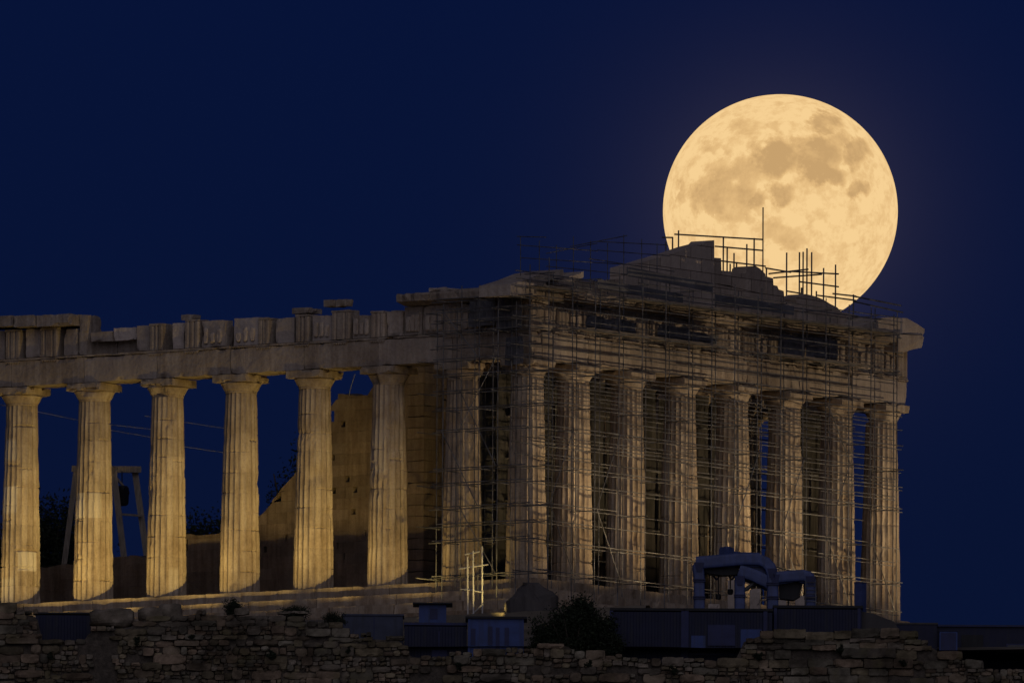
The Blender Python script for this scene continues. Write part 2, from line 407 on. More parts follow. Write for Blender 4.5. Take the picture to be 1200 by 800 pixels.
# ------------------------------------------------------------------ the moon
def moon_mat():
    mt = bpy.data.materials.new('moon_surface'); mt.use_nodes = True
    t = mt.node_tree; t.nodes.remove(t.nodes['Principled BSDF'])
    v = coords(t)
    nz = N(t, 'TexNoise'); nz.inputs['Scale'].default_value = 5.5; nz.inputs['Detail'].default_value = 10; nz.inputs['Roughness'].default_value = 0.62
    t.links.new(v, nz.inputs['Vector'])
    sub = N(t, 'VectorMath', operation='SUBTRACT'); sub.inputs[1].default_value = (0.5, 0.5, 0.5)
    t.links.new(nz.outputs['Color'], sub.inputs[0])
    scl = N(t, 'VectorMath', operation='SCALE'); scl.inputs['Scale'].default_value = 0.30
    t.links.new(sub.outputs[0], scl.inputs[0])
    add = N(t, 'VectorMath', operation='ADD'); t.links.new(v, add.inputs[0]); t.links.new(scl.outputs[0], add.inputs[1])
    vec = add.outputs[0]
    cx, cy, r0 = 439.0, 421.0, 367.0
    blobs = [(575, 140, 44, 30, .8), (420, 250, 78, 55, .95), (545, 245, 75, 62, .9), (565, 305, 66, 36, .95), (668, 232, 44, 46, .85),
             (682, 350, 32, 26, .8), (262, 345, 88, 70, .62), (330, 300, 60, 45, .55), (215, 375, 60, 60, .7), (355, 385, 36, 30, .7),
             (440, 362, 36, 34, .75), (320, 160, 46, 22, .28), (425, 158, 26, 16, .3), (128, 362, 18, 34, .5), (500, 205, 34, 22, .6),
             (300, 425, 80, 36, .32), (430, 480, 60, 34, .35), (240, 225, 44, 24, .35), (610, 200, 40, 30, .55), (540, 575, 34, 24, .35), (480, 520, 40, 26, .3)]
    acc = None
    for x, y, rx, ry, w in blobs:
        mp = N(t, 'Mapping')
        X, Y = (x - cx) / r0, -(y - cy) / r0
        mp.inputs['Scale'].default_value = (r0 / rx, r0 / ry, 0.0)
        mp.inputs['Location'].default_value = (-X * r0 / rx, -Y * r0 / ry, 0)
        t.links.new(vec, mp.inputs[0])
        ln = N(t, 'VectorMath', operation='LENGTH'); t.links.new(mp.outputs[0], ln.inputs[0])
        mr = N(t, 'MapRange', interpolation_type='SMOOTHSTEP')
        mr.inputs['From Min'].default_value = 1.40; mr.inputs['From Max'].default_value = 0.58
        mr.inputs['To Min'].default_value = 0.0; mr.inputs['To Max'].default_value = w
        t.links.new(ln.outputs['Value'], mr.inputs['Value'])
        if acc is None: acc = mr.outputs[0]
        else:
            mx = N(t, 'Math', operation='MAXIMUM'); t.links.new(acc, mx.inputs[0]); t.links.new(mr.outputs[0], mx.inputs[1]); acc = mx.outputs[0]
    tex = noise(t, v, 7.0, 8, 0.62)
    tx = N(t, 'MapRange'); tx.inputs['From Min'].default_value = 0.3; tx.inputs['From Max'].default_value = 0.7
    tx.inputs['To Min'].default_value = -0.20; tx.inputs['To Max'].default_value = 0.36
    t.links.new(tex, tx.inputs['Value'])
    s1 = N(t, 'Math', operation='ADD'); t.links.new(acc, s1.inputs[0]); t.links.new(tx.outputs[0], s1.inputs[1])
    fn = N(t, 'MapRange'); fn.inputs['From Min'].default_value = 0.3; fn.inputs['From Max'].default_value = 0.7
    fn.inputs['To Min'].default_value = -0.13; fn.inputs['To Max'].default_value = 0.13
    t.links.new(noise(t, v, 22.0, 6, 0.7), fn.inputs['Value'])
    s15 = N(t, 'Math', operation='ADD'); t.links.new(s1.outputs[0], s15.inputs[0]); t.links.new(fn.outputs[0], s15.inputs[1]); s1 = s15
    vo = N(t, 'TexVoronoi'); vo.inputs['Scale'].default_value = 9.0; t.links.new(v, vo.inputs['Vector'])
    cr = N(t, 'MapRange', interpolation_type='SMOOTHSTEP'); cr.inputs['From Min'].default_value = 0.10; cr.inputs['From Max'].default_value = 0.02
    cr.inputs['To Min'].default_value = 0.0; cr.inputs['To Max'].default_value = 0.30
    t.links.new(vo.outputs['Distance'], cr.inputs['Value'])
    s2 = N(t, 'Math', operation='SUBTRACT', use_clamp=True); t.links.new(s1.outputs[0], s2.inputs[0]); t.links.new(cr.outputs[0], s2.inputs[1])
    spots = [(455, 310, 11), (540, 395, 15), (640, 275, 12), (445, 160, 12), (300, 330, 8), (205, 440, 14), (350, 430, 10), (610, 430, 12), (705, 410, 12), (470, 450, 16),
             (380, 215, 7), (560, 470, 11), (660, 500, 14), (250, 240, 10), (170, 300, 12), (520, 110, 10), (395, 395, 7), (600, 350, 7), (740, 300, 12), (420, 560, 18), (330, 520, 12), (690, 180, 9)]
    cur = s2.outputs[0]
    for x, y, r in spots:
        mp = N(t, 'Mapping'); k = r0 / (r * 1.5)
        mp.inputs['Scale'].default_value = (k, k, 0.0); mp.inputs['Location'].default_value = (-(x - cx) / r0 * k, (y - cy) / r0 * k, 0)
        nz2 = N(t, 'VectorMath', operation='ADD'); sc2 = N(t, 'VectorMath', operation='SCALE'); sc2.inputs['Scale'].default_value = 0.10
        t.links.new(sub.outputs[0], sc2.inputs[0]); t.links.new(v, nz2.inputs[0]); t.links.new(sc2.outputs[0], nz2.inputs[1])
        t.links.new(nz2.outputs[0], mp.inputs[0])
        ln = N(t, 'VectorMath', operation='LENGTH'); t.links.new(mp.outputs[0], ln.inputs[0])
        mr = N(t, 'MapRange', interpolation_type='SMOOTHSTEP'); mr.inputs['From Min'].default_value = 1.5; mr.inputs['From Max'].default_value = 0.1
        mr.inputs['To Min'].default_value = 0.0; mr.inputs['To Max'].default_value = 0.45; t.links.new(ln.outputs['Value'], mr.inputs['Value'])
        mn_ = N(t, 'Math', operation='SUBTRACT', use_clamp=True); t.links.new(cur, mn_.inputs[0]); t.links.new(mr.outputs[0], mn_.inputs[1]); cur = mn_.outputs[0]
    c = ramp(t, cur, [(0.0, (0.92, 0.63, 0.295)), (0.25, (0.80, 0.52, 0.23)), (0.55, (0.71, 0.45, 0.195)), (1.0, (0.57, 0.355, 0.155))])
    em = N(t, 'Emission'); em.inputs['Strength'].default_value = 1.0
    t.links.new(c, em.inputs[0]); t.links.new(em.outputs[0], t.nodes['Material Output'].inputs[0])
    return mt
MD = 40000.0
mdir = ray(914.5, 247.3)
mr_ = 137.6 / FPX * MD
mb = MB(); nu, nv = 128, 64
V = [(math.sin(math.pi * j / nv) * math.cos(2 * math.pi * i / nu), math.cos(math.pi * j / nv), math.sin(math.pi * j / nv) * math.sin(2 * math.pi * i / nu)) for j in range(nv + 1) for i in range(nu)]
mb.add(V, [(j * nu + i, j * nu + (i + 1) % nu, (j + 1) * nu + (i + 1) % nu, (j + 1) * nu + i) for j in range(nv) for i in range(nu)])
moon = mb.build('full_moon', moon_mat(), smooth=True)
tag(moon, 'huge golden full moon with grey seas rising behind the ruined roof', 'moon')
mm = Matrix((RT, UP, -mdir)).transposed().to_4x4()
moon.matrix_world = Matrix.Translation(CAM + mdir * MD) @ mm @ Matrix.Diagonal((mr_, mr_ * 0.993, mr_, 1))

# ------------------------------------------------------------------ the temple
T = thing('ruined_temple', 'floodlit ruined marble temple with fluted columns, broken frieze and pediment', 'temple')
ZC, ZA, ZF, ZG = 10.30, 11.63, 13.0, 13.6            # tops of capitals, architrave, frieze, cornice
FY = [1.03, 4.72] + [4.72 + 4.29 * i for i in range(1, 12)]
FX = [1.03 + 3.69 + 4.29 * i for i in range(6)] + [29.86]

def column(x, y, seed, h=ZC, rb=0.955, rt=0.745, abw=0.985, patches=(), dents=(), capital=True, zb=0.0, cracks=()):
    rg = random.Random(seed)
    hs = h - zb - 0.86
    nf, sg = 20, 4; na = nf * sg
    drums = [0]; 
    while drums[-1] < hs - 0.6: drums.append(drums[-1] + rg.uniform(0.82, 1.02))
    drums[-1] = hs
    zs = []
    for a, b in zip(drums[:-1], drums[1:]): zs += [a + 0.012, a + 0.045, a + (b - a) * .3, a + (b - a) * .5, a + (b - a) * .72, b - 0.045, b - 0.012]
    zs[0] = 0.0; zs[-1] = hs
    base_n = list(zs); joint = {round(z_, 5) for k_, z_ in enumerate(zs) if k_ % 7 in (6, 0) and 0 < k_ < len(zs) - 1}
    for (cz, _a, _b, _d) in cracks: zs += [cz - .07, cz - .022, cz, cz + .022, cz + .07]
    zs = sorted(zs)
    zs = np.array(zs)
    th = np.arange(na) * 2 * math.pi / na + rg.random() * 0.1
    t = (np.arange(na) % sg) / sg
    TT = zs / hs
    rad = rb + (rt - rb) * TT ** 1.2 + 0.012 * np.sin(math.pi * TT)
    fl = 1 - 0.34 * (t * (1 - t))
    A, Z = np.meshgrid(th, zs)
    Rr = rad[:, None] * fl[None, :]
    jn = np.array([1.0 if round(float(z_), 5) in joint else 0.0 for z_ in zs])
    Rr = Rr - jn[:, None] * 0.007
    P = np.stack([x + Rr * np.cos(A), y + Rr * np.sin(A), zb + Z], -1).reshape(-1, 3)
    w = vnoise(P, 1.1, seed) * 0.5 + vnoise(P, 3.1, seed + 1) * 0.35 + vnoise(P, 8, seed + 2) * 0.25
    chip = np.clip(w - 0.36, 0, 1) * 0.22
    arr = np.tile((t == 0), len(zs)) * np.clip(vnoise(P, 2.4, seed + 4) + 0.1, 0, 1) * 0.035
    edge = np.repeat(jn, na) * np.clip(vnoise(P, 1.6, seed + 6) - .15, 0, 1) * 0.09
    dr = chip + arr + edge
    for (da, dz, ds, dd) in dents:
        q = np.array([x + rb * math.cos(da), y + rb * math.sin(da), dz])
        dr = dr + dd * np.exp(-((P - q) ** 2).sum(1) / ds ** 2)
    Af = np.tile(th, len(zs)); Zf = P[:, 2] - zb
    for (cz, a0, a1, dd) in cracks:
        da = np.abs((Af - (a0 + a1) / 2 + math.pi) % (2 * math.pi) - math.pi)
        dr = dr + np.where((da < (a1 - a0) / 2) & (np.abs(Zf - cz) < .03), dd * (.7 + .4 * vnoise(P, 3, seed + 40)), 0)
    dr = np.minimum(dr, 0.3).reshape(len(zs), na)
    Rr = Rr - dr
    P = np.stack([x + Rr * np.cos(A), y + Rr * np.sin(A), zb + Z], -1).reshape(-1, 3)
    tone = np.zeros(len(P)); shade = np.ones((len(P), 3))
    dn = np.repeat(np.searchsorted(np.array(drums), np.clip(zs, 0.02, hs - 0.02)), na)
    dshade = np.array([rg.uniform(0.86, 1.08) for _ in range(len(drums) + 1)])
    shade *= dshade[dn][:, None]
    An = (np.tile(th, len(zs)) % (2 * math.pi))
    for (a0, a1, z0, z1, k) in patches:
        c0, hw = (a0 + a1) / 2 % (2 * math.pi), (a1 - a0) / 2
        da = np.abs((An - c0 + math.pi) % (2 * math.pi) - math.pi)
        tone = np.where((da < hw) & (P[:, 2] > z0) & (P[:, 2] < z1), k, tone)
    mb = MB(); nz = len(zs)
    F = [(j * na + i, j * na + (i + 1) % na, (j + 1) * na + (i + 1) % na, (j + 1) * na + i) for j in range(nz - 1) for i in range(na)]
    F.append(tuple(range((nz - 1) * na, nz * na)))
    mb.add(P, F, shade, tone)
    o = mb.build('column', M['marble'], T, origin=(x, y, zb))
    if capital:
        mb = MB(); prof = [(rt - 0.005, hs - 0.01), (rt + 0.02, hs + 0.05), (rt + 0.015, hs + 0.09), (rt + 0.045, hs + 0.12), (rt + 0.09, hs + 0.2), (abw - 0.06, hs + 0.38), (abw - 0.015, hs + 0.44), (abw - 0.05, hs + 0.49)]
        ns = 48; V = []
        for r_, z_ in prof:
            for k in range(ns): V.append((x + r_ * math.cos(2 * math.pi * k / ns), y + r_ * math.sin(2 * math.pi * k / ns), zb + z_))
        V = np.array(V)
        c = np.clip(vnoise(V, 1.3, seed + 20) - 0.18, 0, 1) * 0.42 + np.clip(vnoise(V, 4, seed + 21), 0, 1) * 0.035
        V[:, :2] -= (V[:, :2] - (x, y)) * c[:, None]
        mb.add(V, [(j * ns + i, j * ns + (i + 1) % ns, (j + 1) * ns + (i + 1) % ns, (j + 1) * ns + i) for j in range(len(prof) - 1) for i in range(ns)])
        mb.rough((x - abw, y - abw, zb + hs + 0.48), (x + abw, y + abw, h - 0.006), 0.12, 0.02, 0.16, seed + 30)
        mb.build('capital', M['marble'], o, origin=(0, 0, 0)).location = (-x, -y, -zb)
    return o

CA = math.pi + AZ                                     # azimuth towards the viewer
for i, y in enumerate(FY):
    pt, dn, ck = (), (), ()
    if i == 7: ck = ((8.45, CA - .5, CA + 1.1, .09), (2.55, CA - .3, CA + 1.2, .08), (1.7, CA - .1, CA + .6, .06), (6.6, CA - 1, CA - .1, .05), (4.0, CA - 1.2, CA - .5, .05))
    if i == 6: ck = ((5.15, CA - .5, CA + 1.2, .07), (3.9, CA - 1.2, CA - .5, .05), (7.6, CA + .3, CA + 1.1, .05))
    if i == 5: ck = ((6.4, CA + .4, CA + 1.2, .06),)
    if i == 4: ck = ((7.2, CA + .6, CA + 1.2, .07), (2.0, CA + .2, CA + 1, .04))
    if i == 2: ck = ((5.9, CA + .1, CA + 1, .06),)
    if i == 7: pt = ((CA - 1.2, CA - 0.2, 4.3, 5.6, .5), (CA - 0.1, CA + 1.0, 1.6, 2.5, .6), (CA - 1.3, CA - .3, 6.8, 7.8, .4), (CA - 1.2, CA - .4, 0.1, 1.3, .4))
    if i == 6: pt = ((CA - 0.3, CA + .5, 3.9, 5.12, .4), (CA - 1.2, CA - .55, 3.9, 5.1, .6))
    if i == 5: pt = ((CA + 0.1, CA + .8, .2, 1.3, .25),)
    if i == 3: dn = ((CA + 0.25, 5.4, .35, .10), (CA - .2, 5.2, .3, .07))
    if i == 2: dn = ((CA + 0.35, 7.2, .35, .16), (CA + .3, 8.1, .3, .13), (CA + .45, 6.5, .35, .12), (CA + .5, 8.9, .3, .14)); pt = ((CA - .9, CA - .1, 5.2, 7.8, .25),)
    column(1.03, y, 100 + i, patches=pt, dents=dn, cracks=ck, rb=0.975 if i == 0 else 0.955)
for i, x in enumerate(FX):
    column(x, 1.03, 140 + i, rb=0.975 if i == 6 else 0.955, dents=((CA, rnd.uniform(2, 8), .4, .1), (CA + .5, rnd.uniform(2, 8), .3, .12)),
           patches=((CA - 1.2, CA - .2, 2.0, 6.0, .2),) if i % 2 else ())
for i, y in enumerate(FY[1:6]): column(29.86, y, 160 + i)
for i in range(6): column(4.95 + 4.18 * i, 6.2, 180 + i, h=10.5, rb=0.83, rt=0.66, abw=0.86, zb=0.5)

# krepis: three steps, each of big blocks
def krepis_run(k, z1, z0, off):
    mb = MB()
    y = -off
    while y < 62:                                     # along the flank
        L = rnd.uniform(1.7, 2.4)
        mb.rough((-off, y + 0.006, z0), (2.2, y + L - 0.006, z1), 0.3, 0.015, 0.07, rnd.randrange(999), rnd.uniform(0.8, 1.1), 0.0)
        y += L
    x = 2.22
    while x < 30.9 + off:                             # along the front
        L = min(rnd.uniform(1.7, 2.4), 30.9 + off - x)
        mb.rough((x + 0.006, -off, z0), (x + L - 0.006, 2.2, z1), 0.3, 0.015, 0.07, rnd.randrange(999), rnd.uniform(0.8, 1.1), 0.0)
        x += L
    y = 2.22
    while y < 40:
        L = rnd.uniform(1.7, 2.4)
        mb.rough((29.0, y + 0.006, z0), (30.9 + off, y + L - 0.006, z1), 0.5, 0.015, 0.07, rnd.randrange(999), rnd.uniform(0.8, 1.1))
        y += L
    return mb
for k in range(3):
    krepis_run(k, -0.52 * k - (0.0 if k == 0 else 0.003), -0.52 * (k + 1), 0.72 * k).build('step', M['marble'], T)
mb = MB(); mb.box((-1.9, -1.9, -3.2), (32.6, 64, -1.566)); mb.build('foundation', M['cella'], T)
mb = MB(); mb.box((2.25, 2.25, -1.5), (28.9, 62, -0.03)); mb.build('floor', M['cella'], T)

# architraves
def arch_block(lo, hi, seed, shade, **k):
    mb = MB(); mb.rough(lo, hi, 0.2, 0.018, k.get('chip', 0.09), seed, shade, k.get('tone', 0.0)); return mb
bounds = [0.16] + FY[1:]
for i in range(len(bounds) - 1):
    a, b = bounds[i], bounds[i + 1]
    arch_block((0.16, a + 0.006, ZC), (1.0, b - 0.006, ZA - 0.12), 300 + i, rnd.uniform(0.85, 1.08), tone=rnd.choice([0, 0, .15, .3])).build('architrave', M['entab'], T)
    arch_block((1.02, a + 0.006, ZC), (1.9, b - 0.006, ZA - 0.02), 330 + i, rnd.uniform(0.8, 1.0)).build('architrave', M['entab'], T)
    arch_block((0.10, a + 0.004, ZA - 0.117), (0.98, b - 0.004, ZA - 0.012), 360 + i, 0.95, chip=0.05).build('taenia', M['entab'], T)
bx = [1.95] + FX[:-1] + [30.73]
for i in range(len(bx) - 1):
    a, b = bx[i], bx[i + 1]
    arch_block((a + 0.006, 0.16, ZC), (b - 0.006, 1.0, ZA - 0.12), 400 + i, rnd.uniform(0.85, 1.08), tone=rnd.choice([0, .1, .3])).build('architrave', M['entab'], T)
    arch_block((a + 0.006, 1.02, ZC), (b - 0.006, 1.9, ZA - 0.02), 420 + i, rnd.uniform(0.8, 1.0)).build('architrave', M['entab'], T)
    arch_block((a + 0.004, 0.10, ZA - 0.117), (b - 0.004, 0.98, ZA - 0.012), 440 + i, 0.95, chip=0.05).build('taenia', M['entab'], T)
by = [1.95] + FY[1:7]
for i in range(5):
    arch_block((29.0, by[i] + .006, ZC), (30.73, by[i + 1] - .006, ZA - .02), 460 + i, 0.9).build('architrave', M['entab'], T)
# porch architrave and west wall of the cella
arch_block((4.1, 5.4, 10.5), (26.9, 7.0, 11.9), 480, 0.9).build('porch_architrave', M['cella'], T)

def triglyph(along, c, w, z0, z1, seed, shade=1.0):
    """Grooved block centred at c along the 'Y' flank or the 'X' front."""
    d0, d1, g = 0.12, 0.95, 0.075
    hw = w / 2
    prof = [(-hw, d0 + g), (-hw + .06, d0), (-hw + .19, d0), (-hw + .27, d0 + g), (-hw + .35, d0), (hw - .35, d0), (hw - .27, d0 + g), (hw - .19, d0), (hw - .06, d0), (hw, d0 + g), (hw, d1), (-hw, d1)]
    out = []
    for s, d in prof: out.append((d, c + s, z0) if along == 'Y' else (c + s, d, z0))
    mb = MB(); mb.prism(out, (0, 0, z1 - z0), shade)
    e = 0.012
    if along == 'Y': mb.rough((d0 - .012, c - hw - e, z1 + .001), (d1, c + hw + e, z1 + .12), .14, .01, .05, seed, shade)
    else: mb.rough((c - hw - e, d0 - .012, z1 + .001), (c + hw + e, d1, z1 + .12), .14, .01, .05, seed, shade)
    return mb
def guttae(along, c, seed):
    mb = MB()
    z1, z0 = ZA - 0.13, ZA - 0.19
    if along == 'Y': mb.box((0.095, c - .42, z0), (0.155, c + .42, z1))
    else: mb.box((c - .42, 0.095, z0), (c + .42, 0.155, z1))
    for k in range(6):
        q = c - .35 + k * .14
        p = (0.125, q, z0) if along == 'Y' else (q, 0.125, z0)
        mb.tube(p, (p[0], p[1], z0 - 0.05), 0.028, 6, 0.034)
    return mb
# the flank's frieze, from the corner to the left: (photo x from, x to, top y, kind)
def fy(px, py=395): return onX(px, py, 0.2).y
def fz(px, py): return onX(px, py, 0.2).z
flank = [(452, 471, 365, 'met'), (435, 451, 364, 'tri'), (412, 434, 369, 'rel'), (389, 410, 360, 'tri'), (365, 388, 369, 'rel'), (347, 362, 368, 'tri'), (322, 344, 372, 'met'),
         (303, 316, 372, 'tri'), (273, 302, 372, 'rel'), (235, 263, 375, 'rel'), (217, 233.5, 374, 'tri'), (201, 214.5, 378, 'met'), (176, 191, 379, 'tri'), (159, 175, 381, 'met'),
         (74, 89, 385, 'met'), (48, 68, 384, 'tri'), (29, 47, 385, 'met'), (7, 24, 385, 'tri'), (-12, 5, 386, 'met'), (-36, -14, 386, 'tri'), (-58, -38, 387, 'met'), (-82, -60, 387, 'tri')]
for k, (a, b, t, kind) in enumerate(flank):
    y0, y1 = sorted((fy(b), fy(a))); z1 = min(fz((a + b) / 2, t), ZF + .02)
    z0 = ZA + 0.003
    sh = rnd.uniform(0.85, 1.1)
    if kind == 'tri':
        triglyph('Y', (y0 + y1) / 2, y1 - y0, z0, z1 - 0.12, 500 + k, sh).build('triglyph', M['entab'], T)
        guttae('Y', (y0 + y1) / 2, k).build('regula', M['entab'], T)
    else:
        mb = MB(); mb.rough((0.26, y0 + .006, z0), (0.9, y1 - .006, z1), 0.16, 0.02, 0.09, 530 + k, sh, rnd.choice([0, .2, .4]))
        if kind == 'rel':                             # worn carved figures
            for q in range(3):
                yc = y0 + (y1 - y0) * (0.22 + 0.28 * q)
                mb.rough((0.13, yc - .13, z0 + .15), (0.30, yc + .13, z0 + rnd.uniform(.65, 1.0)), 0.08, 0.03, 0.09, 560 + k * 3 + q, sh * 1.05, 0.25, round_=0.75)
        mb.build('metope', M['entab'], T)
# backing blocks behind the frieze and the slab bridging the gap
y = 0.2; k = 0
while y < 45:
    L = rnd.uniform(1.2, 1.9)
    top = ZF - rnd.uniform(0.05, 0.35)
    px_gap = fy(103) > y > fy(160)
    if px_gap: top = ZA + 0.72
    mb = MB(); mb.rough((1.0, y + .006, ZA - .01), (1.85, y + L - .006, top), 0.25, 0.02, 0.1, 600 + k, rnd.uniform(.8, 1.0)); mb.build('backing_block', M['entab'], T)
    y += L; k += 1
def flank_block(a, b, t, bot, x0, x1, name, seed, chip=0.1, tone=0.0):
    y0, y1 = sorted((fy(b), fy(a)))
    mb = MB(); mb.rough((x0, y0 + .006, fz((a + b) / 2, bot)), (x1, y1 - .006, fz((a + b) / 2, t)), 0.13, 0.025, chip, seed, rnd.uniform(.85, 1.1), tone)
    mb.build(name, M['entab'], T)
flank_block(104, 129, 388, 400, 0.35, 1.5, 'backing_block', 640, tone=.2)
flank_block(130, 158, 383, 398.5, 0.4, 1.5, 'backing_block', 641, tone=.5)
flank_block(208, 221, 367.5, 375, 0.4, 1.2, 'cornice', 642)
flank_block(383, 395, 351.5, 359.8, -.1, .6, 'cornice', 643)
flank_block(395.5, 409, 350.5, 359.8, .0, .55, 'cornice', 644)
flank_block(340, 360, 360, 367, 0.3, 1.4, 'cornice', 645)
flank_block(0, 24, 371, 384, -.42, 1.4, 'cornice', 646); flank_block(25, 50, 370.5, 384, -.45, 1.4, 'cornice', 647)
flank_block(51, 91, 369, 383, -.38, 1.45, 'cornice', 648)
flank_block(-34, -1, 372, 385, -.42, 1.4, 'cornice', 649); flank_block(-82, -35, 373, 386, -.42, 1.4, 'cornice', 650)
# the full-height end of the left stretch (its end face looks at the corner)
y0 = fy(91); mb = MB(); mb.rough((0.3, y0 - 0.5, ZA + .002), (1.45, y0 - .012, ZF + .55), .15, .02, .07, 651, .95); mb.build('backing_block', M['entab'], T)
# near stretch up to the corner: frieze and cornice
yc = [0.55 + 2.145 * i for i in range(0, 4)]
yc = [0.55, 2.62, 4.72]
for k, c in enumerate(yc):
    triglyph('Y', c, .84, ZA + .003, ZF - .12, 670 + k).build('triglyph', M['entab'], T); guttae('Y', c, k).build('regula', M['entab'], T)
for k, (a, b) in enumerate(((0.98, 2.19), (3.05, 4.29), (5.15, 6.55), (6.56, fy(473)))):
    mb = MB(); mb.rough((0.26, a, ZA + .003), (0.9, b, ZF - .01), .16, .03, .09, 680 + k, rnd.uniform(.85, 1.05), .15)
    for q in range(3):
        yq = a + (b - a) * (.25 + .25 * q); mb.rough((0.14, yq - .15, ZA + .15), (0.30, yq + .15, ZF - rnd.uniform(.15, .5)), .08, .03, .09, 690 + k * 3 + q, 1, .2, round_=.75)
    mb.build('metope', M['entab'], T)
def geison(along, a, b, seed, shade, top=ZG, out=0.58, back=1.7):
    """Overhanging cornice block with a sloping soffit."""
    n = max(2, int((b - a) / 0.25)); mb = MB(); prof = [(0.08, ZF), (-out, ZF + .16), (-out - .03, ZF + .42), (-out + .02, top - .04), (-out + .12, top), (back, top), (back, ZF)]
    V, F = [], []
    for i in range(n + 1):
        s = a + .006 + (b - a - .012) * i / n
        for d, z in prof: V.append((d, s, z) if along == 'Y' else (s, d, z))
    V = np.array(V); npf = len(prof)
    ch = np.clip(vnoise(V, 1.5, seed) * .8 + vnoise(V, 4.5, seed + 1) * .5 - .12, 0, 1) * .28
    outer = np.tile(np.array([0, 1, 1, 1, .5, 0, 0]), n + 1) * ch
    ax = 0 if along == 'Y' else 1
    V[:, ax] += outer; V[:, 2] -= np.tile(np.array([0, 0, 0, .5, .5, .2, 0]), n + 1) * ch * .6
    for i in range(n):
        for j in range(npf): F.append((i * npf + j, (i + 1) * npf + j, (i + 1) * npf + (j + 1) % npf, i * npf + (j + 1) % npf))
    F += [tuple(range(npf)), tuple(range(n * npf, (n + 1) * npf))]
    mb.add(V, F, shade); return mb
y = -0.55
ends = [-0.55, 1.2, 2.7, 4.1, 5.5, 6.4, fy(476, 350)]
for k in range(len(ends) - 1): geison('Y', ends[k], ends[k + 1], 700 + k, rnd.uniform(.85, 1.1), ZG if k < 3 else ZG - .05).build('cornice', M['entab'], T)
flank_block(512, 532, 338, 343, -.5, 1.4, 'cornice', 710, tone=.5)

# the front's frieze and cornice
k = 0
xs_t = [2.65 + 2.145 * i for i in range(0, 13)] + [30.35]
for c in xs_t:
    triglyph('X', c, .84, ZA + .003, ZF - .12, 720 + k, rnd.uniform(.85, 1.05)).build('triglyph', M['entab'], T); guttae('X', c, k).build('regula', M['entab'], T); k += 1
allx = [0.55] + xs_t
for a, b in zip(allx[:-1], allx[1:]):
    if abs(a - 2.65 - 2.145 * 11) < .1: a0 = .42
    mb = MB(); mb.rough((a + .43, 0.26, ZA + .003), (b - .43, .9, ZF - .01), .16, .03, .09, 750 + k, rnd.uniform(.8, 1.0), rnd.choice([0, 0, .25])); k += 1
    for q in range(2):
        xq = a + .43 + (b - a - .86) * (.3 + .4 * q); mb.rough((xq - .17, .14, ZA + .15), (xq + .17, .3, ZF - rnd.uniform(.2, .5)), .09, .03, .09, 780 + k * 2 + q, 1, .1, round_=.75)
    mb.build('metope', M['entab'], T)
    mb = MB(); mb.rough((a + .01, .98, ZA - .01), (b - .01, 1.8, ZF - .02), .4, .02, .08, 820 + k, .9); mb.build('backing_block', M['entab'], T)
x = 1.72
while x < 30.2:
    L = min(rnd.uniform(1.2, 1.9), 30.25 - x)
    if L < .3: break
    geison('X', x, x + L, 850 + k, rnd.uniform(.85, 1.1), ZG + rnd.uniform(-.05, .03)).build('cornice', M['entab'], T); k += 1; x += L

# pediment remains: outlines on the tympanum's plane, cut into courses of blocks
def inside(poly, x, z):
    c = False; n = len(poly)
    for i in range(n):
        (x0, z0), (x1, z1) = poly[i], poly[(i + 1) % n]
        if (z0 > z) != (z1 > z) and x < (x1 - x0) * (z - z0) / (z1 - z0) + x0: c = not c
    return c
def tympanum(px_outline, yp, thick, seed, name='tympanum_block', seg=True):
    pts = [onY(a, b, yp) for a, b in px_outline]
    mb = MB(); mb.prism([(p.x, p.y, p.z) for p in pts], (0, thick, 0)); mb.tn = [np.full(len(mb.v[0]), {1: .5, 2: .5, 7: .15, 9: .15}.get(seed, .25))]
    o = mb.build(name, M['tymp' if name == 'tympanum_block' else 'entab'], T); return o
tympanum([(733, 313), (760, 305), (760, 372), (733, 366)], 1.25, .9, 1)
tympanum([(760.5, 305), (786, 297.5), (786, 378), (760.5, 372)], 1.2, .95, 1)
tympanum([(786.5, 297.3), (812, 288.5), (825, 285.2), (828, 282), (837, 281.5), (837.5, 340), (786.5, 330)], 1.25, .9, 2)
tympanum([(786.5, 330.5), (837.5, 340.5), (837.5, 390), (786.5, 378)], 1.22, .92, 2)
tympanum([(838, 302), (845, 302.5), (845.5, 317), (857, 318), (858, 335), (838, 332)], 1.3, .85, 3)
tympanum([(858.3, 318), (868, 320.5), (874.5, 320), (875, 314), (879, 311.8), (885.5, 311.5), (891, 315), (897, 321), (898, 345), (858.3, 336)], 1.35, .85, 3)
tympanum([(838, 332.5), (898, 345.5), (898, 398), (838, 388)], 1.32, .8, 3)
tympanum([(898.4, 324), (906, 326), (906.5, 334), (911, 335), (912.5, 339), (918.5, 341), (919.5, 353), (928, 354), (928, 402), (898.4, 398)], 1.3, .85, 4)
tympanum([(928.4, 355), (934, 356), (932, 350), (935, 347.5), (939, 346), (944, 344.4), (951, 346), (957, 347.5), (965, 351), (973, 356), (981, 360), (986, 365), (991, 368), (991, 412), (928.4, 402)], 1.15, 1.0, 5)
tympanum([(991.4, 366), (1010, 371), (1030, 374), (1030, 418), (991.4, 410)], 1.4, .7, 6)
tympanum([(640, 330), (668, 328), (700, 330), (732.5, 326), (732.5, 366), (640, 352)], 1.4, .8, 7)
